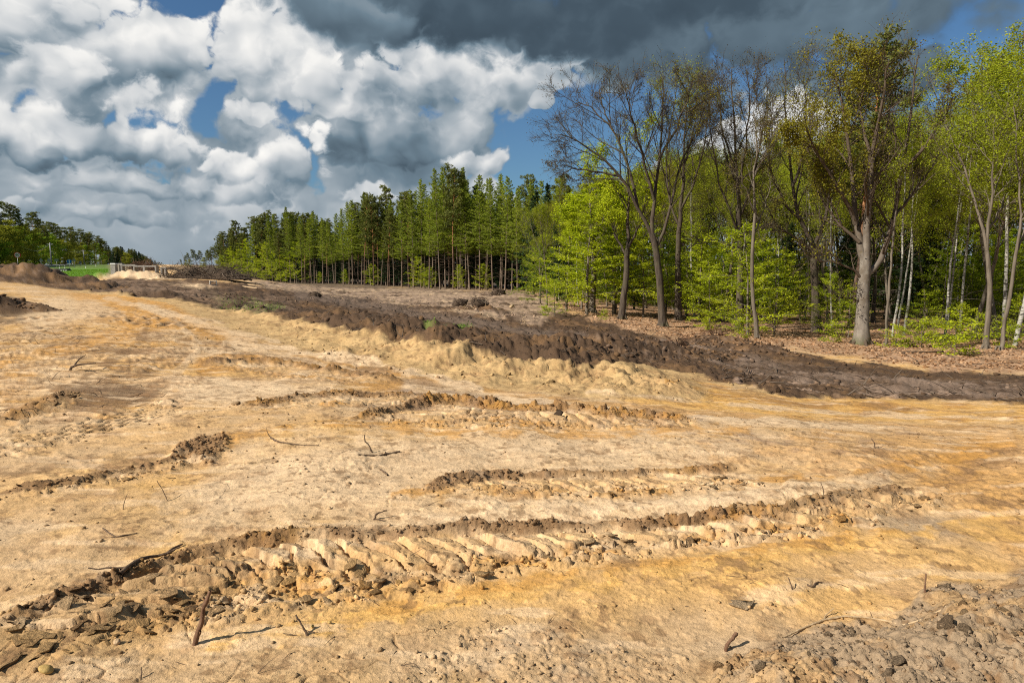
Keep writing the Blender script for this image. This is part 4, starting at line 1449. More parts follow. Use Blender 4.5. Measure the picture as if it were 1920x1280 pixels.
def birch(name, seed, H, r0, nleaf, lean=0.05):
    r = np.random.default_rng(seed)
    tb = Tubes()
    tr = grow((0, 0, -0.3), (lean, 0.0, 1), H, 14, 0.03, 0.02, r)
    rd = taper(14, r0, 0.02, 1.0)
    tb.add(tr, rd, 8)
    tips = []
    for i in range(26):
        t = 0.42 + 0.56 * (i + r.random()) / 26
        j = min(int(t * 13), 12)
        a = i * 2.4 + r.random()
        ln = H * 0.17 * (1.25 - t) + 0.6
        q = grow(tr[j], (math.cos(a) * 0.6, math.sin(a) * 0.6, 0.85), ln, 6, 0.09, -0.05, r)
        rr = taper(6, 0.030 * (1.3 - t), 0.008)
        tb.add(q, rr, 4)
        for x in kids(q, rr, 7, 0.2, 1.0, 0.7, ln * 0.45, r, -0.10, 0.08, 5, 0.6, 0.006):
            tb.add(x[0], x[1], 3)
            tips += list(x[0][1:])
            for y in kids(x[0], x[1], 2, 0.2, 1.0, 0.6, ln * 0.25, r, -0.2, 0.06, 3, 0.6, 0.005):
                tb.add(y[0], y[1], 3)
                tips += list(y[0][1:])
    me = tb.mesh(name + '_trunk', M_BIRCH)
    tips = np.array(tips)
    c = tips[r.integers(0, len(tips), nleaf)] + r.normal(size=(nleaf, 3)) * 0.17
    cm = leaf_mesh(name + '_crown', c, r.normal(size=(nleaf, 3)) + np.array([0, 0, .5]), r.normal(size=(nleaf, 3)), 0.085 * (0.7 + 0.7 * r.random(nleaf)), L_BIRCH, 0.8,
                   np.clip(0.5 + 0.27 * r.normal(size=nleaf), 0, 1))
    return Proto(me, cm, H)


def far_round(name, seed, H, leafm):
    """broad crowned tree for the distant wood edges"""
    r = np.random.default_rng(seed)
    tb = Tubes()
    tr = grow((0, 0, -0.3), (0, 0, 1), H * 0.85, 8, 0.04, 0.05, r)
    tb.add(tr, taper(8, 0.016 * H, 0.03), 6)
    blobs = []
    for i in range(44):
        t = 0.04 + 0.92 * r.random()
        j = min(int(t * 7), 6)
        a = r.random() * 6.28
        ln = H * 0.27 * math.sin(math.pi * min(t * 0.72 + 0.22, 1)) * (0.5 + 0.6 * r.random())
        q = grow(tr[j], (math.cos(a), math.sin(a), 0.55), ln, 4, 0.1, 0.03, r)
        tb.add(q, taper(4, 0.05, 0.012), 3)
        blobs.append(q[-1])
        blobs.append(q[2])
    blobs = np.array(blobs)
    n = 5600
    k = r.integers(0, len(blobs), n)
    bb = np.clip(0.5 + 0.25 * r.normal(size=len(blobs)), 0, 1)
    v = r.normal(size=(n, 3))
    v /= np.linalg.norm(v, axis=1, keepdims=True)
    c = blobs[k] + v * (H * 0.052) * r.random((n, 1)) ** 0.45 * np.array([1.25, 1.25, 0.8])
    cm = leaf_mesh(name + '_crown', c, v + r.normal(size=(n, 3)) * 0.6 + np.array([0, 0, .4]), r.normal(size=(n, 3)), 0.34 * (0.6 + 0.7 * r.random(n)), leafm, 0.75, np.clip(bb[k] + 0.17 * r.normal(size=n), 0, 1))
    return Proto(tb.mesh(name + '_trunk', M_OAK), cm, H)


def plant(name, proto, x, y, h, label, group=None, rot=None, wide=1.0, zoff=0.0, cat='tree', crown=True):
    e = link(name, None, None, label, cat, group)
    s = h / proto.height
    e.location = (x, y, float(tz(x, y)[0]) + zoff)
    e.rotation_euler = (random.gauss(0, 0.016), random.gauss(0, 0.016), random.random() * 6.28 if rot is None else rot)
    e.scale = (s * wide, s * wide, s)
    link('trunk', proto.trunk, e)
    if crown and proto.crown:
        link('crown', proto.crown, e)
    return e


def at_px(px, d):
    """ground point in the direction of a photograph column at distance d"""
    a = (px - 960) / F
    zg = gz(a * d * 1.0, d)
    for _ in range(3):
        dep = d * CP - (zg - CAMZ) * SP
        x = a * dep
        zg = gz(x, d)
    return x, d


def h_for(px, py_top, d):
    x, y = at_px(px, d)
    zt = CAMZ + ray(px, py_top)[1] * d
    return zt - gz(x, y)

# ------------------------------------------------------------------ trees: models
LARCH = [conifer('larch_a', 11, 20, 'larch'), conifer('larch_b', 12, 20, 'larch'), conifer('larch_c', 13, 20, 'larch'), conifer('larch_d', 14, 20, 'larch')]
PINE = [conifer('pine_a', 21, 19, 'pine'), conifer('pine_b', 22, 19, 'pine'), conifer('pine_c', 23, 19, 'pine'), conifer('pine_d', 24, 19, 'pine')]
SPRUCE = [conifer('spruce_a', 31, 16, 'spruce'), conifer('spruce_b', 32, 16, 'spruce')]
SAPL = [beech_sapling('young_beech_a', 41, 6.0, 30, L_BEECH, 5200, 0.098), beech_sapling('young_beech_b', 42, 6.0, 26, L_BEECH, 4600, 0.098),
        beech_sapling('young_beech_c', 43, 9.0, 44, L_BEECH, 8600, 0.115, 0.14, 0.30, 0.085)]
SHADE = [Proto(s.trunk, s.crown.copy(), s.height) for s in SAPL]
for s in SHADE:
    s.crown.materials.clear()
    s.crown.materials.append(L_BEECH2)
SHRUB = [beech_sapling('low_beech_a', 45, 1.6, 14, L_BEECH, 900, 0.10, 0.05, 0.55, 0.018), beech_sapling('low_beech_b', 46, 2.4, 16, L_BEECH, 1500, 0.10, 0.05, 0.5, 0.022)]
BIRCH = [birch('birch_a', 51, 19, 0.115, 9000, 0.10), birch('birch_b', 52, 19, 0.10, 8500, 0.02), birch('birch_c', 53, 19, 0.105, 8500, -0.06)]
BROAD = [broadleaf('bare_broadleaf_a', 61, 18, 0.24, 0.36, 11, 0.75, M_OAK, L_OLIVE, 13000, 0.105, 6, 4, 3),
         broadleaf('bare_broadleaf_b', 62, 18, 0.20, 0.40, 11, 0.65, M_OAK, L_BIRCH, 15000, 0.105, 6, 4, 3),
         broadleaf('leafing_broadleaf_c', 63, 18, 0.15, 0.34, 12, 0.6, M_SAP, L_BIRCH, 17000, 0.11, 6, 4, 2, 0.05)]
ROUND = [far_round('broad_crown_a', 71, 18, L_FAR), far_round('broad_crown_b', 72, 18, L_FAR2), far_round('broad_crown_c', 73, 18, L_FAR)]


# ------------------------------------------------------------------ the big trees at the wood edge, each its own shape
def hero(name, label, base_px, d, r0, trunk, limbs, bark, leaf_sets, l=(7, 6, 3), seed=1, a=0.72, sub=0.55):
    r = np.random.default_rng(seed)
    x, y = at_px(base_px, d)
    zg = float(tz(x, y)[0])
    base = np.array([x, y, zg])
    tb = Tubes()
    tq = px_limb(trunk, d, base, 0.015, 10, r, 0.0)
    tq[0] = (0, 0, -0.25)
    rd = taper(10, r0, r0 * 0.72)
    rd[0] = r0 * 1.35
    rd[1] = r0 * 1.08
    tb.add(tq, rd, 12)
    roots(tb, r0, r)
    L = []
    for pts, rel, deep in limbs:
        q = px_limb(pts, d, base, 0.05, 10, r, deep)
        rr = taper(10, r0 * rel, 0.022, 0.8)
        tb.add(q, rr, 7)
        ln = np.linalg.norm(np.diff(q, axis=0), axis=1).sum()
        L.append((q, rr, min(ln, 8.5)))
        # limbs in the depth of the crown that the drawing cannot show
        if ln > 4:
            for k_, (q2, r2) in enumerate(kids(q, rr, 3, 0.25, 0.8, 0.6, ln * sub, r, 0.07, 0.08, 8, 0.6, 0.02)):
                tb.add(q2, r2, 5)
                L.append((q2, r2, min(np.linalg.norm(q2[-1] - q2[0]), 7)))
    tips = crown_from_limbs(tb, L, r, *l, a=a, lenk=0.9)
    e = link(name, None, None, label, 'tree')
    e.location = base
    link('trunk', tb.mesh(name + '_trunk', bark), e)
    for lm, n, size, sel in leaf_sets:
        wx = tips + base
        px_, py_ = project(wx[:, 0], wx[:, 1], wx[:, 2])
        w = np.clip(sel(px_, py_), 0.0, None)
        k = r.choice(len(tips), n, p=w / w.sum())
        c = tips[k] + r.normal(size=(n, 3)) * 0.15
        me = leaf_mesh(name + '_crown', c, r.normal(size=(n, 3)) + np.array([0, 0, .8]), r.normal(size=(n, 3)), size * (0.6 + 0.7 * r.random(n)), lm, 0.75, np.clip(0.5 + 0.26 * r.normal(size=n), 0, 1))
        link('crown', me, e)
    return e


hero('beech_tree', 'large beech with smooth pale grey forked trunk standing forward on the leaf litter', 1615, 39.5, 0.40,
     [(1615, 646), (1616, 600), (1618, 560), (1621, 520), (1622, 488)],
     [([(1622, 492), (1612, 455), (1603, 410), (1596, 330), (1588, 240), (1572, 175), (1562, 136)], 0.62, 2.0),
      ([(1622, 492), (1626, 440), (1629, 380), (1634, 300), (1650, 215), (1662, 150), (1668, 112)], 0.66, -1.0),
      ([(1622, 515), (1643, 500), (1658, 470), (1674, 410), (1692, 320), (1706, 230), (1716, 150), (1722, 104)], 0.58, 1.0),
      ([(1690, 325), (1722, 285), (1752, 250), (1775, 212), (1788, 176)], 0.32, -1.5),
      ([(1604, 420), (1580, 370), (1548, 310), (1522, 262), (1508, 216)], 0.36, -2.0),
      ([(1674, 410), (1706, 370), (1742, 320), (1768, 280)], 0.26, 2.5),
      ([(1632, 310), (1618, 240), (1614, 180), (1622, 130)], 0.30, 2.5),
      ([(1612, 455), (1585, 425), (1558, 400), (1530, 352), (1512, 300)], 0.28, 1.5),
      ([(1618, 525), (1597, 505), (1566, 492), (1530, 486), (1508, 472)], 0.22, -0.5),
      ([(1617, 572), (1602, 560), (1580, 556), (1560, 548)], 0.10, -0.6)],
     M_BEECH, [(L_OLIVE, 20000, 0.115, lambda a, b: np.clip((1660 - a) / 60, 0.10, 1) * np.clip((430 - b) / 120, 0.05, 1)),
               (L_BUD, 5500, 0.085, lambda a, b: np.clip((430 - b) / 120, 0.05, 1))], (7, 5, 3), 101)
hero('oak_tree', 'bare spreading tree whose dark limbs sweep out over the pine stand side of the wood', 1243, 46, 0.27,
     [(1243, 612), (1240, 570), (1235, 510), (1228, 460), (1222, 440)],
     [([(1222, 440), (1196, 392), (1166, 332), (1122, 290), (1082, 262), (1050, 252)], 0.55, -1.0),
      ([(1196, 392), (1180, 312), (1150, 245), (1112, 205), (1084, 192)], 0.42, 2.0),
      ([(1223, 442), (1227, 370), (1236, 300), (1242, 220), (1243, 150)], 0.60, 0.5),
      ([(1236, 300), (1268, 240), (1288, 190), (1300, 150)], 0.34, -1.5),
      ([(1226, 375), (1202, 285), (1182, 215), (1172, 160)], 0.40, -2.0),
      ([(1230, 465), (1250, 412), (1266, 350), (1282, 290), (1312, 230), (1322, 180)], 0.46, 1.5),
      ([(1166, 332), (1112, 322), (1072, 318), (1052, 330)], 0.28, 1.5),
      ([(1150, 245), (1130, 200), (1125, 165)], 0.22, 0.5)],
     M_OAK, [(L_BUD, 5000, 0.08, lambda a, b: np.ones_like(a)), (L_OLIVE, 2500, 0.09, lambda a, b: np.clip((a - 1230) / 60, 0.02, 1))], (8, 6, 4), 102)
hero('oak_tree', 'tall bare tree with one straight dark trunk behind the broad light green sapling', 1386, 48, 0.25,
     [(1386, 600), (1388, 520), (1387, 450), (1384, 400)],
     [([(1384, 400), (1382, 330), (1377, 240), (1372, 130)], 0.7, 0.0),
      ([(1386, 440), (1366, 390), (1346, 330), (1332, 250), (1328, 190)], 0.4, -1.5),
      ([(1385, 410), (1408, 350), (1424, 280), (1434, 210), (1440, 160)], 0.42, 1.5),
      ([(1383, 350), (1400, 270), (1404, 200), (1402, 150)], 0.34, -1.5),
      ([(1380, 320), (1356, 250), (1350, 190), (1350, 145)], 0.34, 2.0),
      ([(1387, 470), (1350, 452), (1320, 452), (1296, 462)], 0.20, 1.0),
      ([(1387, 455), (1420, 430), (1448, 420)], 0.20, -1.0)],
     M_OAK, [(L_BUD, 7000, 0.085, lambda a, b: np.ones_like(a))], (8, 5, 4), 103)
hero('oak_tree', 'dark forked tree with crooked limbs just behind the grey forked beech', 1531, 49, 0.30,
     [(1531, 600), (1528, 545), (1526, 490), (1522, 458)],
     [([(1522, 458), (1500, 410), (1486, 350), (1478, 270), (1474, 190), (1470, 110)], 0.6, 0.5),
      ([(1524, 465), (1542, 425), (1556, 360), (1556, 280), (1548, 210)], 0.55, 2.0),
      ([(1500, 410), (1470, 380), (1448, 330), (1436, 260), (1440, 190)], 0.36, -1.5),
      ([(1522, 470), (1490, 445), (1460, 425), (1442, 392), (1425, 350)], 0.34, -1.0),
      ([(1486, 350), (1508, 280), (1512, 210), (1506, 150)], 0.36, -2.0)],
     M_OAK, [(L_OLIVE, 6500, 0.09, lambda a, b: np.ones_like(a)), (L_BUD, 3500, 0.085, lambda a, b: np.ones_like(a))], (8, 5, 4), 104)
hero('oak_tree', 'slim dark trunked tree leafing at the top, growing close behind the bare sweeping one', 1272, 54, 0.24,
     [(1272, 556), (1271, 500), (1272, 450), (1276, 410)],
     [([(1276, 410), (1280, 340), (1284, 260), (1292, 140)], 0.7, 0.0),
      ([(1274, 425), (1256, 370), (1250, 300), (1262, 200), (1266, 145)], 0.45, 1.0),
      ([(1278, 390), (1306, 330), (1322, 260), (1330, 180)], 0.45, -1.0),
      ([(1282, 310), (1300, 240), (1310, 150)], 0.35, 1.5)],
     M_OAK, [(L_BIRCH, 5000, 0.09, lambda a, b: np.clip((230 - b) / 60, 0.03, 1)), (L_BUD, 3000, 0.08, lambda a, b: np.ones_like(a))], (8, 5, 4), 105)
hero('beech_tree', 'thin pole-like tree with sparse green crown on the open litter near the frame edge', 1848, 36.5, 0.15,
     [(1846, 674), (1852, 600), (1856, 530), (1850, 470)],
     [([(1850, 470), (1836, 400), (1812, 330), (1790, 270), (1770, 230)], 0.6, 1.0),
      ([(1850, 470), (1858, 390), (1862, 300), (1866, 220)], 0.66, -0.5),
      ([(1848, 440), (1880, 380), (1900, 310)], 0.4, 1.0)],
     M_SAP, [(L_BIRCH, 6500, 0.10, lambda a, b: np.ones_like(a))], (5, 4, 2), 106)
hero('beech_tree', 'thin dark tree leaning toward the frame edge beside the pole-like one', 1872, 35.5, 0.11,
     [(1872, 686), (1882, 620), (1894, 550), (1904, 480)],
     [([(1904, 480), (1912, 400), (1908, 300), (1900, 200)], 0.7, 0.0), ([(1904, 480), (1930, 400), (1950, 320)], 0.5, 1.0)],
     M_SAP, [(L_BIRCH, 4000, 0.10, lambda a, b: np.ones_like(a))], (5, 4, 2), 107)
hero('beech_tree', 'bare young stem, perfectly straight and thin, right beside the grey forked beech', 1660, 39, 0.075,
     [(1660, 656), (1664, 580), (1670, 500), (1676, 430)],
     [([(1676, 430), (1680, 380), (1684, 330), (1690, 280)], 0.7, 0.0)],
     M_SAP, [(L_BIRCH, 1200, 0.09, lambda a, b: np.ones_like(a))], (5, 4, 2), 108)
hero('beech_tree', 'slender grey-brown stem in front of the broad light green sapling', 1420, 41, 0.125,
     [(1420, 618), (1413, 570), (1410, 520), (1412, 450), (1416, 400)],
     [([(1416, 400), (1414, 340), (1418, 280), (1412, 210)], 0.7, 0.0), ([(1413, 440), (1434, 390), (1444, 340)], 0.35, 1.0), ([(1416, 400), (1396, 350), (1388, 300)], 0.35, -1.0)],
     M_SAP, [(L_BUD, 2500, 0.085, lambda a, b: np.ones_like(a))], (5, 4, 3), 109)
hero('beech_tree', 'stout short-boled dark tree rising through the bright green beech foliage', 1166, 50, 0.27,
     [(1164, 604), (1168, 570), (1174, 520), (1176, 470)],
     [([(1176, 470), (1180, 400), (1178, 330), (1172, 260)], 0.6, 0.0), ([(1175, 480), (1150, 430), (1130, 370)], 0.4, 1.0), ([(1176, 470), (1204, 410), (1216, 350)], 0.4, -1.0)],
     M_OAK, [(L_BEECH, 9000, 0.12, lambda a, b: np.ones_like(a))], (5, 4, 2), 110)
hero('beech_tree', 'short grey-brown trunk at the wood corner under the brightest green foliage', 1111, 57, 0.26,
     [(1110, 586), (1112, 550), (1114, 500), (1112, 450)],
     [([(1112, 450), (1108, 400), (1104, 340), (1100, 300)], 0.6, 0.0), ([(1113, 470), (1082, 430), (1058, 390)], 0.4, -1.0), ([(1112, 450), (1136, 400), (1150, 350)], 0.4, 1.0)],
     M_SAP, [(L_BEECH, 11000, 0.13, lambda a, b: np.ones_like(a))], (5, 4, 2), 111)

# scots pine whose dark crown overtops the wood, birches, single saplings
x, y = at_px(1592, 51)
plant('scots_pine', PINE[1], x, y, h_for(1560, 92, 51), 'tall pine whose dark crown rises above the olive beech crown', rot=2.0, wide=1.15)
for px, d, top, pr, rot, lab in (
        (1672, 45, 200, 0, 0.1, 'leaning white birch trunk, nearest of the pair behind the thin straight stem'),
        (1694, 47, 190, 0, 0.3, 'second leaning white birch, its trunk crossing the dark gap beside the first'),
        (1772, 46, 150, 1, 1.0, 'upright white birch between the leaning pair and the pole-like tree'),
        (1800, 50, 170, 2, 0.2, 'slim white birch half hidden behind the pole-like tree'),
        (1902, 39, 60, 0, 0.15, 'thick white-trunked birch with dark patches at the frame edge'),
        (1880, 44, 30, 1, 2.2, 'tall birch with the dense light green crown that reaches highest at the edge'),
        (1945, 43, 20, 2, 1.2, 'tall green birch cut off by the edge of the picture'),
        (1560, 56, 230, 2, 0.0, 'pale birch stem seen through the limbs of the grey forked beech'),
        (1048, 84, 330, 1, 0.0, 'slim pale birch at the end of the conifer stand'),
        (1084, 70, 350, 2, 0.0, 'thin white birch stem inside the bright green beech foliage')):
    x, y = at_px(px, d)
    plant('birch_tree', BIRCH[pr], x, y, h_for(px, top, d), lab, 'birches in the wood edge', rot=rot, wide=1.25 if top < 70 else 1.0)
for px, top, lab in ((1868, 45, 'tall leafy tree with the dense green crown reaching nearly to the top edge'), (1925, 22, 'dense green tree at the very edge, its crown cut by the frame'), (1824, 165, 'leafy green tree behind the pole-like one')):
    x, y = at_px(px, 47)
    plant('broadleaf_tree', BROAD[2], x, y, h_for(px, top, 47), lab, wide=1.2)
for px, d, h, pr, wide, lab in (
        (1402, 43, 7.4, 0, 1.3, 'broad light green young beech with level sprays in front of the dark wood'),
        (1330, 45, 4.8, 1, 1.3, 'low wide young beech beside the root plate on the litter'),
        (1452, 45, 6.2, 1, 1.2, 'light green young beech just behind the broad sapling'),
        (1548, 46, 4.4, 0, 1.2, 'young beech at the foot of the dark forked tree'),
        (1100, 54, 10.8, 2, 1.45, 'tall glowing yellow-green beech at the wood corner'),
        (1062, 58, 9.0, 2, 1.3, 'yellow-green beech nearest the dark spruce and conifer stand'),
        (1150, 57, 11.5, 2, 1.3, 'tall light green beech filling the gap beside the bare sweeping tree'),
        (1206, 55, 8.2, 2, 1.3, 'green beech behind the trunk of the bare sweeping tree'),
        (1310, 56, 8.0, 2, 1.3, 'mid green beech in the gap between the bare trees'),
        (1040, 50, 2.9, 0, 1.2, 'lone thin sapling out on the cleared ground'),
        (1730, 41, 3.4, 1, 1.2, 'young beech spreading low sprays beyond the birch pair'),
        (1590, 44, 3.6, 1, 1.2, 'low green beech growing beside the reddish pine trunk'),
        (1905, 40, 3.2, 0, 1.2, 'leafy beech sapling in front of the thick birch at the edge')):
    x, y = at_px(px, d)
    plant('young_beech', SAPL[pr], x, y, h, lab, wide=wide)
for px, d, h, pr, lab in (
        (1790, 33.5, 1.9, 0, 'small bushy beech seedling at the edge of the bare soil'),
        (1790, 39, 2.6, 1, 'upright leafy shrub behind the small bushy seedling'),
        (1728, 38, 1.8, 0, 'low leafy shrub in the shade near the fallen sticks'),
        (1560, 40, 1.3, 0, 'tiny leafy seedling left of the grey forked trunk'),
        (1385, 38.5, 1.3, 0, 'low green seedling between the root plates'),
        (1022, 49, 0.9, 0, 'ankle-high green tuft out on the cleared strip'),
        (1130, 47, 0.9, 1, 'small green shrub beside the short-boled trunks'),
        (1330, 43, 1.5, 1, 'low leafy shrub under the broad light green sapling'),
        (1680, 38, 1.4, 0, 'pale green seedling at the foot of the straight thin stem'),
        (1840, 40, 2.0, 1, 'leafy shrub behind the pole-like tree'),
        (1890, 37, 1.5, 0, 'low green shrub at the foot of the leaning dark stem')):
    x, y = at_px(px, d)
    plant('beech_shrub', SHRUB[pr], x, y, h, lab, cat='shrub', wide=1.15)

# ------------------------------------------------------------------ the depth of the wood
def ok_gap(lst, x, y, gap):
    return all((x - a) ** 2 + (y - b) ** 2 > gap * gap for a, b in lst)


ORD = ['first', 'second', 'third', 'fourth', 'fifth', 'sixth', 'seventh', 'eighth', 'ninth', 'tenth', 'eleventh', 'twelfth', 'thirteenth', 'fourteenth', 'fifteenth',
       'sixteenth', 'seventeenth', 'eighteenth', 'nineteenth']
TENS = [(20, 'twenty', 'twentieth'), (30, 'thirty', 'thirtieth'), (40, 'forty', 'fortieth'), (50, 'fifty', 'fiftieth'), (60, 'sixty', 'sixtieth')]


def ordinal(n):
    if n < 20:
        return ORD[n - 1]
    for t, a, b in TENS:
        if n == t:
            return b
        if t < n < t + 10:
            return a + '-' + ORD[n - t - 1]
    return 'next'


MARKS = [(1085, 'the corner spruce'), (1200, 'the glowing corner beeches'), (1320, 'the bare sweeping tree'), (1460, 'the broad light green sapling'), (1570, 'the dark forked tree'),
         (1650, 'the grey forked beech'), (1740, 'the leaning birch pair'), (1870, 'the pole-like tree'), (9999, 'the thick edge birch')]
deep = []


def label_deep():
    cells = {}
    for px, k, e in deep:
        cells.setdefault((k, next(t for a, t in MARKS if px < a)), []).append((px, e))
    word = {'b': 'bare forest tree', 's': 'dark spruce', 'y': 'understorey beech', 'w': 'thin birch'}
    for (k, t), lst in cells.items():
        for i, (px, e) in enumerate(sorted(lst, key=lambda q: q[0])):
            e['label'] = ordinal(i + 1) + ' ' + word[k] + ' from the left in the wood behind ' + t


placed = []
LW = {'b': ('broadleaf_tree', 'bare or budding forest tree standing deep in the mixed wood', 'trees deep in the mixed wood'),
      's': ('spruce_tree', 'dark spruce in the shade behind the mixed wood edge', 'spruces inside the mixed wood'),
      'y': ('young_beech', 'green understorey beech in the shade of the mixed wood', 'understorey beeches of the mixed wood'),
      'w': ('birch_tree', 'birch standing deep in the mixed wood behind the edge trees', 'birches deep in the mixed wood')}
rr_ = random.Random(5)
tries = 0
cnt = {k: 0 for k in LW}
want = {'b': 150, 's': 50, 'y': 130, 'w': 26}
while tries < 9000 and any(cnt[k] < want[k] for k in want):
    tries += 1
    k = rr_.choice([q for q in want if cnt[q] < want[q]])
    px = rr_.uniform(1010, 1965)
    d = 50 + 76 * rr_.random() ** 0.8
    if k in 'by' and d < 58:
        d += 6
    if k == 's' and d < 60:
        d += 14
    if d < 62 and px < 1130:
        continue
    x, y = at_px(px, d)
    if not ok_gap(placed, x, y, {'b': 2.0, 's': 2.2, 'y': 1.6, 'w': 1.8}[k]):
        continue
    topcap = np.interp(px, [1000, 1040, 1080, 1180, 1300, 1480, 1600, 1800, 1880, 1950], [372, 352, 340, 300, 262, 235, 210, 190, 120, 90])
    hmax = h_for(px, topcap + rr_.uniform(0, 70), d)
    nm, lab, grp = LW[k]
    if k == 'b':
        o_ = plant(nm, rr_.choice(BROAD), x, y, min(hmax, 21), lab, grp)
    elif k == 's':
        o_ = plant(nm, rr_.choice(SPRUCE), x, y, min(hmax * rr_.uniform(0.5, 0.85), 17), lab, grp, wide=1.1)
    elif k == 'w':
        o_ = plant(nm, rr_.choice(BIRCH), x, y, min(hmax, 20), lab, grp)
    else:
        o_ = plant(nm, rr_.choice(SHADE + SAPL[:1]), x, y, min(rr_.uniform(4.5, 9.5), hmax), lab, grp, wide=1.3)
    placed.append((x, y))
    deep.append((px, k, o_))
    cnt[k] += 1
label_deep()

# ------------------------------------------------------------------ conifer stand beyond the cleared strip
EDGE_D = lambda px: float(np.interp(px, [400, 430, 520, 640, 740, 840, 1000, 1060], [225, 205, 180, 152, 135, 119, 106, 100]))
TOP = lambda px: float(np.interp(px, [405, 430, 470, 505, 560, 590, 620, 650, 680, 710, 740, 775, 800, 840, 890, 940, 985, 1035, 1070],
                                 [448, 415, 412, 388, 384, 386, 372, 378, 352, 366, 350, 340, 322, 304, 310, 322, 330, 335, 350]))
rs = random.Random(9)
SL = {'larch': ('larch_tree', 'tall straight larch with pointed fresh green crown in the front row of the conifer stand', 'front row larches of the conifer stand'),
      'pine': ('scots_pine', 'pine with bare reddish trunk and grey-green crown in the front of the conifer stand', 'front row pines of the conifer stand'),
      'spruce': ('spruce_tree', 'dark dense spruce among the trunks of the conifer stand', 'spruces of the conifer stand'),
      'lb': ('larch_tree', 'larch standing behind the front row of the conifer stand', 'back row larches of the conifer stand'),
      'pb': ('scots_pine', 'pine standing behind the front row of the conifer stand', 'back row pines of the conifer stand'),
      'y': ('young_beech', 'bright green young beech under the edge of the conifer stand', 'young beeches under the conifer stand')}
front_row = []
for row in range(8):
    px = 412.0 + rs.random() * 6
    while px < 1050:
        d0 = EDGE_D(px)
        d = d0 + row * 4.0 + rs.uniform(-1.6, 1.6)
        x, y = at_px(px, d)
        larchy = 1.15 if px > 770 else 0.72 if px > 560 else 0.3
        kind = 'larch' if rs.random() < larchy * 0.8 else 'pine'
        if row >= 3 and rs.random() < 0.55:
            kind = 'spruce'
        if px > 985 and row < 4:
            kind = rs.choice(['spruce', 'spruce', 'pine', 'larch'])
        top = TOP(px) + (48 * rs.random() ** 1.4 if row < 3 else rs.uniform(14, 60)) * (1 if kind != 'pine' else 1.15)
        h = h_for(px, top, d)
        if kind == 'spruce':
            h *= rs.uniform(0.55, 0.8) if px < 985 or row > 3 else rs.uniform(0.88, 1.0)
        key = kind if row < 1 or kind == 'spruce' else kind[0] + 'b'
        nm, lab, grp = SL[key]
        pr = rs.choice({'larch': LARCH, 'pine': PINE, 'spruce': SPRUCE}[kind])
        o_ = plant(nm, pr, x, y, h, lab, grp, wide=rs.uniform(0.85, 1.1) * (1.0 if kind != 'larch' else 0.95))
        if row == 0:
            front_row.append((px, kind, o_))
        px += rs.uniform(0.8, 1.35) * (2.4 if row < 5 else 3.2) / d0 * F * (1.0 if row else 0.95)
for kind in ('larch', 'pine', 'spruce'):
    for i, (px, _, o_) in enumerate(sorted([q for q in front_row if q[1] == kind], key=lambda q: q[0])):
        o_['label'] = ordinal(i + 1) + ' ' + {'larch': 'tall green larch', 'pine': 'bare-trunked pine', 'spruce': 'dark spruce'}[kind] + ' from the brush pile along the front of the conifer stand'
for row in range(3):                      # dark depth of the stand
    px = 420.0 + row * 5
    while px < 1040:
        d = EDGE_D(px) + 34 + row * 7 + rs.uniform(-2, 2)
        x, y = at_px(px, d)
        nm, lab, grp = SL['spruce']
        plant(nm, rs.choice(SPRUCE), x, y, h_for(px, TOP(px) + rs.uniform(30, 75), d), lab, grp, wide=1.5)
        px += rs.uniform(0.85, 1.2) * 3.6 / d * F
for i_, px in enumerate((428, 441, 452, 466, 478, 492, 506, 520, 536, 556, 600, 648, 700, 786, 798, 808, 860, 905, 1004, 1016, 1030)):
    d = EDGE_D(px) - rs.uniform(-3, 1.5)
    x, y = at_px(px, d)
    nm, lab, grp = SL['y']
    plant(nm, rs.choice(SAPL), x, y, rs.uniform(7, 12.5) if px < 560 else rs.uniform(4, 7.5) if 700 < px < 830 else rs.uniform(3, 5), ordinal(i_ + 1) + ' bright green young beech from the brush pile under the conifer stand edge', grp, wide=rs.uniform(1.0, 1.35))
for px, d, top, pr, nm, lab in ((1012, 101, 334, LARCH[0], 'larch_tree', 'larch filling the corner just behind the full-skirted spruce'), (1026, 100, 340, SPRUCE[1], 'spruce_tree', 'tall spruce with pointed dark tip at the corner of the two woods'),
                               (1038, 103, 336, PINE[2], 'scots_pine', 'pine at the corner where the mixed wood begins'), (1050, 98, 346, LARCH[2], 'larch_tree', 'light green larch showing above the yellow-green corner beeches'),
                               (1062, 104, 342, SPRUCE[0], 'spruce_tree', 'dark spruce tip showing above the yellow-green corner beeches')):
    x, y = at_px(px, d)
    plant(nm, pr, x, y, h_for(px, top, d), lab, wide=1.1)
x, y = at_px(1000, 96)
plant('spruce_tree', SPRUCE[0], x, y, h_for(1000, 352, 96), 'dark full-skirted spruce at the corner between the conifer stand and the mixed wood', wide=1.2)

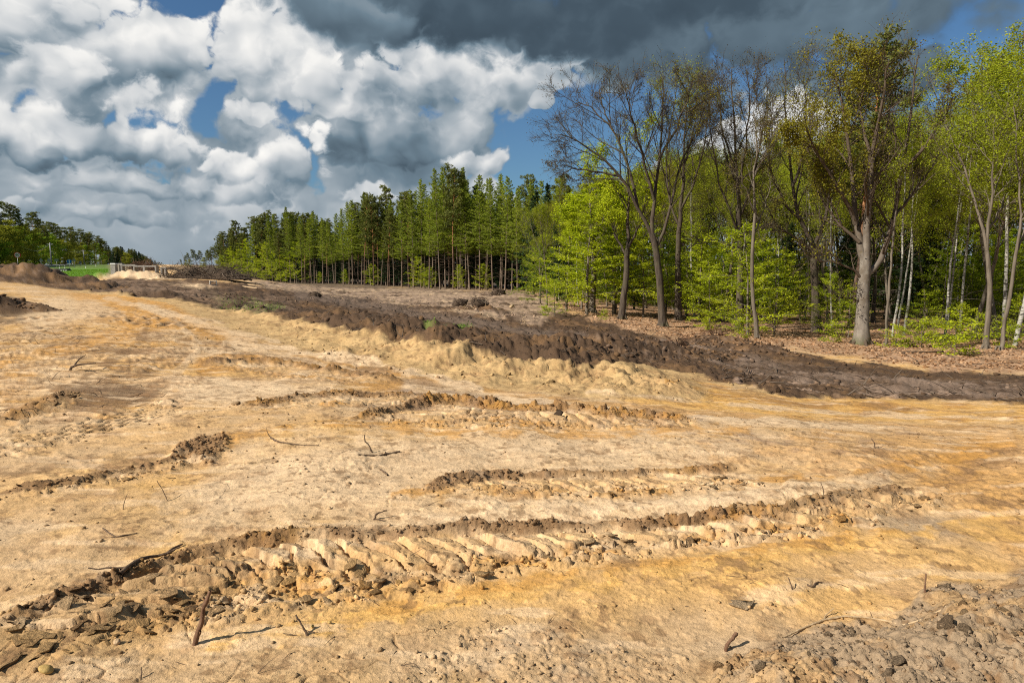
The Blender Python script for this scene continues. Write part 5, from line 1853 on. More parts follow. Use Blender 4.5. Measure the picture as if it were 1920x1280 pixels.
# ------------------------------------------------------------------ wood edge across the road and the far ends of the corridor
rl = random.Random(3)
LTOP = lambda px: float(np.interp(px, [-120, 0, 40, 80, 110, 150, 185, 197, 230, 260, 290, 312], [352, 374, 385, 402, 420, 432, 440, 462, 459, 470, 487, 494]))
LD = lambda px: float(np.interp(px, [-120, 0, 60, 120, 185, 197, 240, 280, 312], [165, 205, 245, 310, 410, 520, 640, 860, 1150]))
road_wood = []
for row in range(3):
    px = -45.0
    while px < 312:
        d = LD(px) * (1 + row * 0.045) + rl.uniform(-3, 3)
        x, y = at_px(px, d)
        top = LTOP(px) + rl.uniform(0, 16) * 200 / d + (14 - 9 * row) * 200 / d
        h = h_for(px, top, d)
        far_ = px > 190
        con = rl.random() < (0.85 if far_ else (0.14 + 0.32 * row))
        if con:
            o_ = plant('scots_pine', rl.choice(PINE + SPRUCE[:1] if not far_ else SPRUCE + SPRUCE + PINE[:2]), x, y, h, 'dark conifer in the far end of the road corridor' if far_ else 'dark pine in the wood across the road',
                  'far pines at the corridor end' if far_ else 'pines across the road', wide=1.35 if not far_ else 1.9)
        else:
            o_ = plant('broadleaf_tree', rl.choice(ROUND), x, y, h * 0.93, 'small pale leafing tree far off beside the dark pines of the corridor' if far_ else 'leafing round-crowned tree in the wood across the road',
                  'far leafing trees at the corridor end' if far_ else 'leafing trees across the road', wide=1.45)
        if not far_ and px > -12:
            road_wood.append((px, con, o_))
        px += rl.uniform(0.8, 1.3) * (3.0 if not far_ else 3.2) / d * F
for con in (True, False):
    for i, (px, _, o_) in enumerate(sorted([q for q in road_wood if q[1] == con], key=lambda q: q[0])):
        o_['label'] = ordinal(i + 1) + (' dark pine' if con else ' round leafing tree') + ' from the left in the wood across the road'
RT = lambda px: float(np.interp(px, [330, 345, 365, 385, 400, 418], [492, 479, 468, 470, 462, 440]))
for row in range(2):
    px = 333.0
    while px < 422:
        d = float(np.interp(px, [333, 350, 400, 420], [620, 480, 340, 260])) * (1 + 0.05 * row)
        x, y = at_px(px, d)
        con = rl.random() < (0.4 + 0.3 * row)
        plant('scots_pine' if con else 'broadleaf_tree', rl.choice(PINE) if con else rl.choice(ROUND), x, y, h_for(px, RT(px) + rl.uniform(0, 9), d) * (1 if con else 0.9),
              'dark pine in the small far clump beyond the brush pile' if con else 'bright leafing tree in the small far clump beyond the brush pile',
              'far clump pines' if con else 'far clump leafing trees', wide=1.3)
        px += rl.uniform(0.8, 1.3) * 3.6 / d * F

# ------------------------------------------------------------------ loose soil lying on the ground
def ico(sub=1):
    t = (1 + 5 ** 0.5) / 2
    v = [(-1, t, 0), (1, t, 0), (-1, -t, 0), (1, -t, 0), (0, -1, t), (0, 1, t), (0, -1, -t), (0, 1, -t), (t, 0, -1), (t, 0, 1), (-t, 0, -1), (-t, 0, 1)]
    f = [(0, 11, 5), (0, 5, 1), (0, 1, 7), (0, 7, 10), (0, 10, 11), (1, 5, 9), (5, 11, 4), (11, 10, 2), (10, 7, 6), (7, 1, 8), (3, 9, 4), (3, 4, 2), (3, 2, 6),
         (3, 6, 8), (3, 8, 9), (4, 9, 5), (2, 4, 11), (6, 2, 10), (8, 6, 7), (9, 8, 1)]
    v = [unit(np.array(p, float)) for p in v]
    for _ in range(sub):
        mid, nf = {}, []

        def mp(a, b):
            k = (min(a, b), max(a, b))
            if k not in mid:
                v.append(unit(v[a] + v[b]))
                mid[k] = len(v) - 1
            return mid[k]
        for a, b, c in f:
            x_, y_, z_ = mp(a, b), mp(b, c), mp(c, a)
            nf += [(a, x_, z_), (b, y_, x_), (c, z_, y_), (x_, y_, z_)]
        f = nf
    return np.array(v), np.array(f)


IV0, IF0 = ico(0)
IV1, IF1 = ico(1)
SOILV = {}
for nm_, c1_, c2_ in (('brown', (.15, .095, .057), (.26, .17, .10)), ('grey', (.24, .195, .155), (.38, .31, .24)), ('tan', (.36, .24, .13), (.52, .38, .24)), ('black', (.04, .028, .02), (.10, .07, .048))):
    SOILV[nm_] = simple_mat('clod_soil_' + nm_, c1_, c2_, 26, 0.95, 0.7, (1, 1, 1), 0, 0.1, 5, 0.03)


def piece_material():
    """soil lump that takes the colour of the earth it broke from"""
    mt, T, out = material('broken_soil')
    oi = T.n('ShaderNodeObjectInfo')
    co = T.n('ShaderNodeTexCoord').outputs['Object']
    n_ = T.noise(co, 2.2, 6, 0.68)
    bs = T.n('ShaderNodeBsdfPrincipled')
    T.put(bs.inputs['Base Color'], T.v('SCALE', oi.outputs['Color'], T.ss(n_, 0.25, 0.75, 0.68, 1.25)))
    bs.inputs['Roughness'].default_value = 0.95
    bs.inputs['Specular IOR Level'].default_value = 0.1
    bp = T.n('ShaderNodeBump')
    bp.inputs['Strength'].default_value = 0.8
    bp.inputs['Distance'].default_value = 0.25
    T.put(bp.inputs['Height'], n_)
    T.put(bs.inputs['Normal'], bp.outputs[0])
    T.t.links.new(bs.outputs[0], out.inputs[0])
    return mt


PIECE = piece_material()


def clod_mesh(i, r, mat):
    ax = r.normal(size=(5, 3))
    ax /= np.linalg.norm(ax, axis=1, keepdims=True)
    v = IV1.copy()
    s = 1 + 0.22 * np.sin(v @ ax[0] * 3.1) + 0.16 * np.sin(v @ ax[1] * 5.3 + 1)
    v = v * s[:, None] * (1 + 0.15 * r.normal(size=(len(v), 1)))
    for k in range(0, 5):                       # broken flat faces
        d = v @ ax[k]
        lim = 0.42
        v = v - np.where(d > lim, (d - lim) * 0.9, 0)[:, None] * ax[k]
    v[:, 2] *= 0.72
    return mesh_np('soil_clod', v, IF1, 3, mat)


rk = np.random.default_rng(77)
CLODS = [clod_mesh(i, rk, PIECE) for i in range(8)]


def plate_mesh(r, mat):
    n = r.integers(6, 9)
    a = np.sort(r.random(n) * 2 * math.pi * 0.25 + np.arange(n) * 2 * math.pi / n)
    rad = 0.6 + 0.5 * r.random(n)
    x_, y_ = np.cos(a) * rad, np.sin(a) * rad * 0.7
    zt = 0.10 * x_ * x_ + 0.08 * r.normal(size=n) * 0.5
    th = 0.16 + 0.1 * r.random()
    top = np.column_stack([x_, y_, zt + th])
    bot = np.column_stack([x_ * 0.9, y_ * 0.9, zt - 0.05])
    mid = np.column_stack([x_ * 1.03, y_ * 1.03, zt + th * 0.6])
    v = np.vstack([top, mid, bot, [[0, 0, th + 0.02]]])
    f = []
    for i in range(n):
        j = (i + 1) % n
        f += [(i, j, 3 * n), (n + i, n + j, j), (n + i, j, i), (2 * n + i, 2 * n + j, n + j), (2 * n + i, n + j, n + i)]
    return mesh_np('crust_plate', v, np.array(f), 3, mat)


PLATES = [plate_mesh(rk, PIECE) for k in range(8)]


def scatter(Mk, n, rmax, seed, rmin=2.6, wexp=1.0):
    """random ground points weighted by a mask"""
    r = np.random.default_rng(seed)
    k = (Mk > 0.15) & (RR < rmax) & (RR > rmin) & FRONT & (np.abs(TT) < 0.70)
    ii = np.where(k.ravel())[0]
    # equal chance per area of ground, a little favouring what lies close
    w = Mk.ravel()[ii] ** wexp * (RR.ravel()[ii] ** 1.5)
    s = r.choice(ii, n, p=w / w.sum())
    row = s // NC
    rj = RR.ravel()[s] + (r.random(n) - 0.5) * (_r[np.minimum(row + 1, NR - 1)] - _r[row])
    tj = TT.ravel()[s] + (r.random(n) - 0.5) * (_th[1] - _th[0])
    return rj * np.sin(tj), rj * np.cos(tj), r


def put_pieces(name, meshes, Mk, n, lo, hi, rmax, seed, sink=0.25, tilt=0.5, grow_far=0.0, shade=1.0, thin=1.0):
    xs, ys, r = scatter(Mk, n, rmax, seed)
    zs = tz(xs, ys)
    cs = np.clip(tcol(xs, ys) * shade, 0, 0.8)
    for x_, y_, z_, c_ in zip(xs, ys, zs, cs):
        o = link(name, meshes[r.integers(len(meshes))], ground)
        s = (lo + (hi - lo) * r.random() ** 2.2) * (1 + grow_far * math.hypot(x_, y_))
        o.location = (x_, y_, z_ + s * sink)
        o.rotation_euler = (r.normal() * tilt, r.normal() * tilt, r.random() * 6.28)
        o.scale = (s * (0.8 + 0.5 * r.random()), s * (0.8 + 0.5 * r.random()), s * thin * (0.8 + 0.4 * r.random()))
        o.color = (c_[0], c_[1], c_[2], 1)


put_pieces('soil_clod', CLODS, CORNER, 110, 0.010, 0.038, 4.6, 1001, 0.1, 1.5, 0.0, 0.95)
put_pieces('soil_clod', CLODS, EDGE * (RR < 9), 80, 0.007, 0.026, 9, 1002, 0.15, 1.5, 0.03, 0.95)
put_pieces('soil_clod', CLODS, EDGE * (RR > 8), 40, 0.03, 0.07, 16, 1003, 0.1, 1.5, 0.0, 0.9)
put_pieces('soil_clod', CLODS, WS_, 35, 0.03, 0.09, 24, 1004, 0.0, 1.5, 0.0, 0.9)
put_pieces('crust_plate', PLATES, CRUMB * (1 - EDGE) * (RR < 7), 170, 0.018, 0.060, 7, 1005, 0.0, 0.22, 0.0, 1.04, 0.8)
put_pieces('crust_plate', PLATES, mask(((-200, 1220), (60, 1150), (230, 1080), (330, 1050), (430, 1150), (200, 1220), (-200, 1330)), 10, 8), 125, 0.02, 0.085, 5.0, 1006, -0.05, 0.22, 0.0, 1.12, 0.6)

# finer crumbs: nobody could count them
def crumb_stuff(name, parts, label):
    V, Fc, Cc, off = [], [], [], 0
    for Mk, n, lo, hi, rmax, seed, gf, dark in parts:
        xs, ys, r = scatter(Mk, n, rmax, seed)
        zs = tz(xs, ys)
        s = (lo + (hi - lo) * r.random(n) ** 2.5) * (1 + gf * np.hypot(xs, ys))
        v = IV0[None] * (1 + 0.28 * r.normal(size=(n, 12, 1))) * s[:, None, None] * np.array([1, 1, 0.8])
        a = r.random(n) * 6.28
        ca, sa = np.cos(a)[:, None], np.sin(a)[:, None]
        vx, vy = v[..., 0] * ca - v[..., 1] * sa, v[..., 0] * sa + v[..., 1] * ca
        v = np.stack([vx + xs[:, None], vy + ys[:, None], v[..., 2] + (zs + s * 0.25)[:, None]], -1)
        V.append(v.reshape(-1, 3))
        Fc.append((IF0[None] + (np.arange(n) * 12)[:, None, None] + off).reshape(-1, 3))
        c = tcol(xs, ys) * (dark * (0.75 + 0.5 * r.random((n, 1))))
        Cc.append(np.repeat(c, 12, axis=0))
        off += n * 12
    me = mesh_np(name, np.vstack(V), np.vstack(Fc), 3, SOIL)
    set_attr(me, 'soil', np.clip(np.vstack(Cc), 0.01, 0.9), 'FLOAT_COLOR')
    return link(name, me, None, label, None, None, 'stuff')


crumb_stuff('soil_crumbs', [(CORNER, 2200, 0.003, 0.013, 5, 1101, 0, 0.95), (np.clip(EDGE + 0.12 * CRUMB, 0, 1), 2400, 0.003, 0.013, 12, 1102, 0.05, 0.95), (CRUMB, 1100, 0.005, 0.018, 9, 1103, 0.03, 1.0),
                            (np.clip(NEAR * (1 - CORNER), 0, 1), 900, 0.004, 0.016, 10, 1104, 0.02, 0.7), (WS_, 600, 0.012, 0.045, 26, 1105, 0.0, 0.95),
                            (WD, 700, 0.03, 0.11, 48, 1106, 0.0, 1.1), (FIELD, 700, 0.04, 0.12, 60, 1107, 0.0, 1.1), (HEAP1, 160, 0.008, 0.026, 10, 1108, 0, 1.0),
                            (ROUGH, 220, 0.003, 0.012, 6, 1109, 0, 0.95)],
            'fine crumbs of earth strewn over the ruts, heaps and dark field')

# ------------------------------------------------------------------ wood lying about
M_STICK = bark_mat('dry_stick_bark', (.070, .045, .030), (.17, .115, .075), None, 30, (1, 1, 1), 0.5)
M_PALEW = bark_mat('pale_split_wood', (.36, .25, .14), (.52, .39, .24), None, 22, (1, 1, 1), 0.3)
M_ROOT = bark_mat('reddish_root', (.095, .050, .030), (.20, .115, .070), None, 9, (1, 1, 1), 0.6)
M_BRUSH = bark_mat('dead_brush', (.050, .036, .028), (.125, .092, .068), (.17, .13, .095), 7, (1, 1, 1), 0.6)


def debris_stuff(name, Mk_list, label, mat):
    tb = Tubes()
    for Mk, n, l0, l1, rad_, rmax, seed, upz in Mk_list:
        xs, ys, r = scatter(Mk, n, rmax, seed)
        zs = tz(xs, ys)
        for x_, y_, z_ in zip(xs, ys, zs):
            L = l0 + (l1 - l0) * r.random() ** 2
            a = r.random() * 6.28
            q = grow((x_, y_, z_ + rad_ * 0.6), (math.cos(a), math.sin(a), upz * r.random()), L, 3, 0.22, -0.02, r)
            tb.add(q, taper(3, rad_ * (0.6 + 0.8 * r.random()), rad_ * 0.3), 3)
    return link(name, tb.mesh(name, mat), None, label, None, None, 'stuff')


debris_stuff('twig_litter', [(np.clip(NEAR * (1 - CORNER * 0.6), 0, 1), 420, 0.03, 0.16, 0.0022, 12, 1201, 0.25), (np.clip(LB, 0, 1), 160, 0.08, 0.4, 0.006, 24, 1202, 0.4)],
             'thin broken twigs and root fibres scattered over the sand', M_STICK)
debris_stuff('woody_debris', [(FIELD, 1100, 0.2, 0.9, 0.018, 75, 1203, 0.5), (LITTER * (RR < 60), 420, 0.3, 1.8, 0.016, 60, 1205, 0.15)],
             'broken roots and branch wood littering the dark cleared field', M_BRUSH)
CLR = mask(((440, 534), (640, 535), (1010, 547), (1070, 588), (1010, 604), (860, 588), (700, 566), (560, 552)), 6, 4)
debris_stuff('wood_chips', [(CLR, 600, 0.2, 0.7, 0.026, 110, 1204, 0.25)], 'pale splintered wood strewn over the cleared strip', M_PALEW)

# dry leaves under the trees
nl_ = 15000
xs, ys, r = scatter(LITTER, nl_, 70, 1301)
lv = leaf_mesh('leaf_litter', np.column_stack([xs, ys, tz(xs, ys) + 0.02]), r.normal(size=(nl_, 3)) * 0.55 + np.array([0, 0, 1]), r.normal(size=(nl_, 3)), 0.10 + 0.09 * r.random(nl_),
               leaf_mat('dry_leaf', (.14, .075, .038), (.34, .195, .105), (.52, .34, .20), 0.1), 0.65)
link('leaf_litter', lv, None, 'brown dry beech leaves covering the forest floor', None, None, 'stuff')
# grass of the verge and weeds on the field
VG = mask(((85, 503), (120, 502), (205, 503), (200, 512), (178, 525), (150, 530), (125, 525)), 2, 1) * VERGE
WEED = mask(((390, 558), (450, 560), (530, 572), (510, 590), (440, 582)), 8, 8) * 0.5 + line_mask([(800, 618), (850, 614), (880, 616)], 6, 3)
g_ = []
for Mk, n, s0, rmax, seed in ((VG, 9000, 0.13, 175, 1302), (WEED, 700, 0.10, 60, 1303)):
    xs, ys, r = scatter(Mk, n, rmax, seed)
    g_.append((np.column_stack([xs, ys, tz(xs, ys) + s0 * 0.35]), r.normal(size=(n, 3)) * np.array([1, 1, 0.2]), np.array([0, 0, 1.0]) + r.normal(size=(n, 3)) * 0.25, s0 * (0.6 + 0.8 * r.random(n))))
gm_ = leaf_mesh('grass', np.vstack([g[0] for g in g_]), np.vstack([g[1] for g in g_]), np.vstack([g[2] for g in g_]), np.concatenate([g[3] for g in g_]),
                leaf_mat('grass_blade', (.075, .17, .018), (.13, .26, .022), (.20, .35, .03), 0.4), 0.30)
link('grass', gm_, None, 'short bright green grass of the road verge', None, None, 'stuff')


# ------------------------------------------------------------------ single sticks and stones in the foreground
def gpt(px, py, up=0.0):
    """finished ground seen near a photograph position"""
    x_, y_ = G(px, py)
    return np.array([x_, y_, float(tz(x_, y_)[0]) + up])


def stick(label, base_px, path, r0, r1, mat=M_STICK, forks=(), name='stick', flat=False):
    """path: photo points; upright sticks hang all points in the plane of their base"""
    b = gpt(*base_px)
    if flat:
        q = np.array([gpt(a, c, r0 * 0.8) for a, c in path])
    else:
        q = np.array([tuple(P(a, c, b[1])) for a, c in path])
        k0 = b - q[0]
        q = q + k0 - np.array([0, 0, 0.01])
        q[:, 1] += np.linspace(0, 1, len(q)) * 0.04
    q = smooth_pts(q, 9)
    rs_ = np.random.default_rng(int(base_px[0] * 7 + base_px[1]))
    q[1:-1] += rs_.normal(size=(7, 3)) * r0 * 0.22
    tb = Tubes()
    o = q[0].copy()
    tb.add(q - o, taper(9, r0, r1) * (1 + 0.15 * rs_.normal(size=9)), 7)
    for t, ln, dx, dy, dz in forks:
        j = int(t * 8)
        f = grow(q[j] - o, (dx, dy, dz), ln, 5, 0.18, 0.0, rs_)
        tb.add(f, taper(5, r0 * 0.55, r1 * 0.5), 5)
    e = link(name, tb.mesh(name, mat), None, label, 'stick')
    e.location = o
    return e


stick('splintered reddish stake standing upright at the front edge of the broken rut', (365, 1214), [(365, 1216), (372, 1180), (380, 1145), (388, 1118)], 0.014, 0.009, M_ROOT, ((0.15, .05, .5, 0, .6), (0.8, .03, -1, 0, 1)))
stick('stout dark branch lying along the upper rim of the near rut', (235, 1085), [(225, 1088), (262, 1062), (300, 1040), (342, 1020)], 0.016, 0.007, M_STICK, ((0.8, .10, 1, .4, .25), (0.7, .12, .8, 0.8, .1), (0.15, .22, -.9, -.3, 0)), flat=True)
stick('forked dark twig poking from the sand below the near rut', (578, 1195), [(580, 1197), (568, 1180), (552, 1161)], 0.007, 0.004, M_STICK, ((0.1, .13, -1, .15, .02), (0.25, .05, 1, 0, .3)))
stick('thin straight twig leaning out of the smooth sand toward the ramp', (315, 938), [(315, 940), (304, 922), (289, 902)], 0.004, 0.0025)
stick('short thin twig standing on smooth sand near the leaning one', (230, 955), [(230, 957), (230, 942), (233, 928)], 0.003, 0.002)
stick('curved bare twig standing up on the pale sand', (699, 851), [(700, 853), (692, 838), (684, 830), (683, 819)], 0.009, 0.005)
stick('dark stick lying flat right beside the curved standing twig', (680, 864), [(672, 862), (705, 860), (728, 855), (750, 852)], 0.006, 0.013, flat=True)
stick('forked twig lying on the sand above the near rut rim', (195, 998), [(193, 995), (215, 1008), (235, 1006), (258, 1002)], 0.006, 0.003, M_STICK, ((0.4, .10, -1, -.5, 0),), flat=True)
stick('small broken stub of wood on the flat sand above the second rut', (700, 972), [(700, 974), (706, 962), (724, 958)], 0.010, 0.005, M_STICK, ((0.2, .10, 1, -.4, 0),))
stick('short stout brown peg standing in the sand left of the grey heap', (1361, 1214), [(1361, 1216), (1366, 1202), (1377, 1192), (1386, 1186)], 0.009, 0.010, M_ROOT)
stick('thin curved stick standing at the back of the grey heap', (1733, 1126), [(1733, 1128), (1738, 1112), (1743, 1094)], 0.006, 0.004, M_ROOT)
stick('small upright twig on the orange sand beyond the grey heap', (1486, 1110), [(1486, 1111), (1486, 1100), (1483, 1090)], 0.005, 0.003, M_STICK, ((0.1, .05, 1, 0, 0.1),))
stick('long pale root arching over the crest of the grey heap', (1470, 1190), [(1468, 1196), (1530, 1166), (1590, 1152), (1650, 1160), (1710, 1178), (1784, 1190)], 0.005, 0.006, M_PALEW, ((0.35, .12, .3, .6, .1), (0.85, .05, .5, .5, .3)), flat=True)
stick('curled black scrap of root lying on the orange sand', (1515, 1100), [(1513, 1100), (1524, 1102), (1530, 1095), (1541, 1092)], 0.006, 0.004, M_STICK, flat=True)
stick('crooked forked branch lying on the tracked ramp', (132, 698), [(131, 697), (131, 688), (145, 682), (175, 679)], 0.030, 0.010, M_STICK, ((0.5, .3, .2, .5, .8), (0.0, .5, -1, 0, 0)))
stick('slim dark stick lying across the sand in front of the brown heap', (510, 832), [(508, 826), (520, 834), (560, 838), (598, 840)], 0.010, 0.004, M_STICK, ((0.1, .12, -.2, 0, .8),), flat=True)
stick('small bent twig rising at the bottom edge by the yellow crumbs', (262, 1276), [(264, 1280), (263, 1270), (258, 1262)], 0.003, 0.002)
stick('black stub lying on pale sand above the second rut', (726, 890), [(712, 883), (720, 888), (727, 893)], 0.009, 0.008, flat=True)
stick('tiny twig standing on the rim of the near rut', (1545, 935), [(1545, 937), (1545, 925), (1543, 915)], 0.004, 0.003)
stick('short upright twig on the mottled soil near the far sand', (1640, 840), [(1640, 842), (1641, 832), (1638, 824)], 0.008, 0.005, M_STICK, ((0.2, .1, 1, 0, .1),))

M_STONE = simple_mat('yellow_stone', (.36, .235, .075), (.50, .35, .13), 18, 0.7, 0.3)


def stone(label, px, py, rad_, mat, sq=(1.25, 0.9, 0.75), name='stone'):
    r = np.random.default_rng(int(px))
    v, f = ico(2)
    a = rvec(r)
    v = v * (1 + 0.10 * np.sin(v @ a * 3 + 1) + 0.05 * np.sin(v @ rvec(r) * 6))[:, None] * np.array(sq) * rad_
    o = link(name, mesh_np(name, v, f, 3, mat, True), None, label, 'stone')
    p = gpt(px, py)
    o.location = (p[0], p[1], p[2] + rad_ * sq[2] * 0.7)
    o.rotation_euler = (0.1, 0.2, r.random() * 0.6)
    return o


stone('smooth yellow pebble lying at the bottom corner below the rut', 88, 1272, 0.026, M_STONE)
stone('small round clay pebble among the plates at the front of the rut', 220, 1212, 0.016, SOILV['tan'], (1, 1, .9))
stone('tiny yellow pebble by the forked twig below the near rut', 586, 1180, 0.010, M_STONE, (1, 1, 1))
stone('small tan pebble on the sand in front of the near rut', 618, 1170, 0.009, M_STONE, (1.1, 1, .8))
cl_ = link('clay_lump', clod_mesh(0, np.random.default_rng(5), SOILV['black']), None, 'angular dark lump of clay sitting in the middle rut', 'clay lump')
p_ = gpt(1048, 786)
cl_.location = p_ + np.array([0, 0, 0.02])
cl_.scale = (0.075, 0.06, 0.07)
bl = link('clay_slab', PLATES[1].copy(), None, 'flat round slab of cracked clay in the shallow hollow near the grey heap', 'clay slab')
p_ = gpt(1392, 1133)
bl.location = p_ + np.array([0, 0, -0.005])
bl.scale = (0.085, 0.085, 0.05)
bl.color = (.46, .33, .20, 1)


# ------------------------------------------------------------------ stumps, brush, logs
def root_clump(label, px, d, w, h, n, mat, seed, name='root_plate', soil='brown', cat='root plate'):
    x_, y_ = at_px(px, d)
    e = link(name, None, None, label, cat)
    e.location = (x_, y_, float(tz(x_, y_)[0]))
    r = np.random.default_rng(seed)
    v = IV1 * np.array([w * 0.36, w * 0.3, h * 0.62]) * (1 + 0.16 * r.normal(size=(len(IV1), 1)))
    v[:, 2] += h * 0.18
    link('soil_ball', mesh_np('soil_ball', v, IF1, 3, SOILV[soil]), e)
    tb = Tubes()
    for i in range(n):
        a, u = r.random() * 6.28, r.random()
        p0 = np.array([math.cos(a) * w * 0.3 * u, math.sin(a) * w * 0.26 * u, h * (0.2 + 0.5 * r.random())])
        q = grow(p0, (math.cos(a), math.sin(a), r.normal() * 0.5), w * (0.2 + 0.28 * r.random()), 6, 0.35, -0.06, r)
        q[:, 2] = np.maximum(q[:, 2], 0.01)
        rad_ = w * (0.008 + 0.016 * r.random() ** 2)
        tb.add(q, taper(6, rad_, rad_ * 0.3), 4)
    link('roots', tb.mesh('roots', mat), e)
    return e


root_clump('upturned reddish root plate lying on the leaf litter below the broad sapling', 1338, 37.5, 1.6, 0.62, 120, M_ROOT, 1)
root_clump('torn root mass on the bank beside the dark soil track', 1268, 31, 1.3, 0.5, 90, M_ROOT, 2)
root_clump('left one of two dark root tangles on the cleared strip', 862, 56, 1.5, 0.75, 80, M_BRUSH, 3, 'root_tangle', 'black', 'root tangle')
root_clump('right one of two dark root tangles on the cleared strip, the wider', 899, 57, 2.0, 0.85, 90, M_BRUSH, 4, 'root_tangle', 'black', 'root tangle')
root_clump('dark root tangle at the foot of the conifer stand', 934, 88, 2.4, 1.0, 70, M_BRUSH, 5, 'root_tangle', 'black', 'root tangle')
root_clump('small black lump of roots in the middle of the dark field', 590, 60, 1.4, 0.6, 50, M_BRUSH, 6, 'root_tangle', 'black', 'root tangle')
root_clump('small torn stump on the litter left of the grey forked beech', 1463, 35, 0.55, 0.3, 40, M_ROOT, 7, 'torn_stump', 'brown', 'stump')


def heap_of_wood(name, label, cat, cx_px, d, half_w, h, n, mat, seed, depth=2.0, curl=0.2, l0=0.8, l1=2.6):
    x_, y_ = at_px(cx_px, d)
    z_ = float(tz(x_, y_)[0])
    e = link(name, None, None, label, cat)
    e.location = (x_, y_, z_)
    r = np.random.default_rng(seed)
    nb = 24
    prof = lambda u: h * np.clip(1 - np.abs(u) ** 2.4, 0, 1) * (0.72 + 0.28 * np.sin(u * 7 + seed))
    # earth core that the branches lie on
    us, vs = np.meshgrid(np.linspace(-1, 1, nb), np.linspace(-1, 1, 10), indexing='ij')
    zz = prof(us) * 0.70 * np.clip(1 - vs ** 2, 0, 1) + 0.10 * r.normal(size=us.shape) * np.clip(1 - vs ** 2, 0, 1)
    core = np.column_stack([(us * half_w).ravel(), (vs * depth).ravel(), zz.ravel() - 0.1])
    ii = np.arange(nb * 10).reshape(nb, 10)
    link('earth_core', mesh_np(name + '_core', core, np.stack([ii[:-1, :-1], ii[1:, :-1], ii[1:, 1:], ii[:-1, 1:]], -1).reshape(-1, 4), 4, SOILV['black'], True), e)
    tb = Tubes()
    for i in range(n):
        u, v = r.uniform(-1, 1), r.uniform(-1, 1)
        zt = prof(u) * 0.95 * max(1 - v * v, 0) * r.random() ** 0.4
        a = r.random() * 6.28
        q = grow((u * half_w, v * depth, zt), (math.cos(a), math.sin(a) * 0.7, r.normal() * 0.35), l0 + (l1 - l0) * r.random() ** 1.5, 5, curl, 0.0, r)
        q[:, 2] = np.maximum(q[:, 2], 0.03)
        rad_ = 0.015 + 0.045 * r.random() ** 3
        tb.add(q, taper(5, rad_, rad_ * 0.35), 4)
    link('branches', tb.mesh(name + '_branches', mat), e)
    return e


heap_of_wood('brush_pile', 'long dark heap of dead branches at the end of the conifer stand', 'brush pile', 390, 76, 4.7, 1.75, 900, M_BRUSH, 11, 2.2)
heap_of_wood('root_pile', 'tall reddish brown heap of grubbed roots behind the concrete frames', 'root pile', 270, 104, 2.3, 2.1, 520, M_ROOT, 12, 1.6, 0.4, 0.6, 1.8)
heap_of_wood('brush_pile', 'small brown heap just beyond the reddish root heap', 'brush pile', 318, 125, 1.5, 0.8, 120, M_BRUSH, 13, 1.0)


def log(label, p0, p1, rad_, mat=M_PALEW, name='log'):
    tb = Tubes()
    a, b = np.array(p0), np.array(p1)
    q = np.array([a + (b - a) * t for t in (0, 0.02, 0.35, 0.7, 0.98, 1.0)])
    o = q[0].copy()
    tb.add(q - o, np.array([0.0, 1, 1.02, 0.97, 0.95, 0.0]) * rad_, 9)
    e = link(name, tb.mesh(name, mat), None, label, 'log')
    e.location = o


for k_, (a_, b_, rad_, lab_) in enumerate((((455, 536), (482, 541), 0.07, 'longest pale stripped pole lying in front of the dark brush heap'),
                                           ((462, 534), (492, 538), 0.06, 'pale pole lying just behind the longest one by the brush heap'),
                                           ((478, 531), (498, 534), 0.05, 'short pale pole lying nearest the conifer trunks'))):
    log(lab_, gpt(a_[0], a_[1], rad_), gpt(b_[0], b_[1], rad_), rad_)
p_ = gpt(958, 578, 0.13)
log('short sawn log with pale cut face on the cleared strip', p_, p_ + np.array([0.14, 0.55, 0.05]), 0.14, M_PALEW)
p_ = gpt(1215, 610, 0.05)
log('thin fallen branch lying on the litter at the foot of the grey forked beech', gpt(1690, 664, 0.05), gpt(1770, 660, 0.06), 0.05, M_STICK)
log('broken dark pole lying on the litter near the frame edge', gpt(1770, 654, 0.06), gpt(1830, 652, 0.06), 0.06, M_STICK)

# ------------------------------------------------------------------ roadside and concrete pieces
M_CONC = simple_mat('concrete', (.24, .225, .205), (.36, .34, .31), 5, 0.85, 0.2)
M_GALV = simple_mat('galvanised_steel', (.16, .165, .17), (.24, .245, .25), 4, 0.5, 0.05, metal=0.6)
M_WHITE = simple_mat('white_sheet', (.72, .72, .70), (.80, .80, .78), 3, 0.5, 0.0)
M_RED = simple_mat('red_sheet', (.42, .02, .02), (.50, .03, .03), 3, 0.5, 0.0)
M_BLUE = simple_mat('blue_sheet', (.01, .09, .34), (.015, .12, .42), 3, 0.5, 0.0)
M_BLACK = simple_mat('black_print', (.012, .012, .012), (.02, .02, .02), 3, 0.6, 0.0)
M_BACK = simple_mat('grey_sign_back', (.17, .18, .18), (.24, .25, .25), 3, 0.6, 0.0)
M_ASPH = simple_mat('pale_asphalt', (.19, .19, .185), (.27, .265, .255), 0.6, 0.85, 0.0)


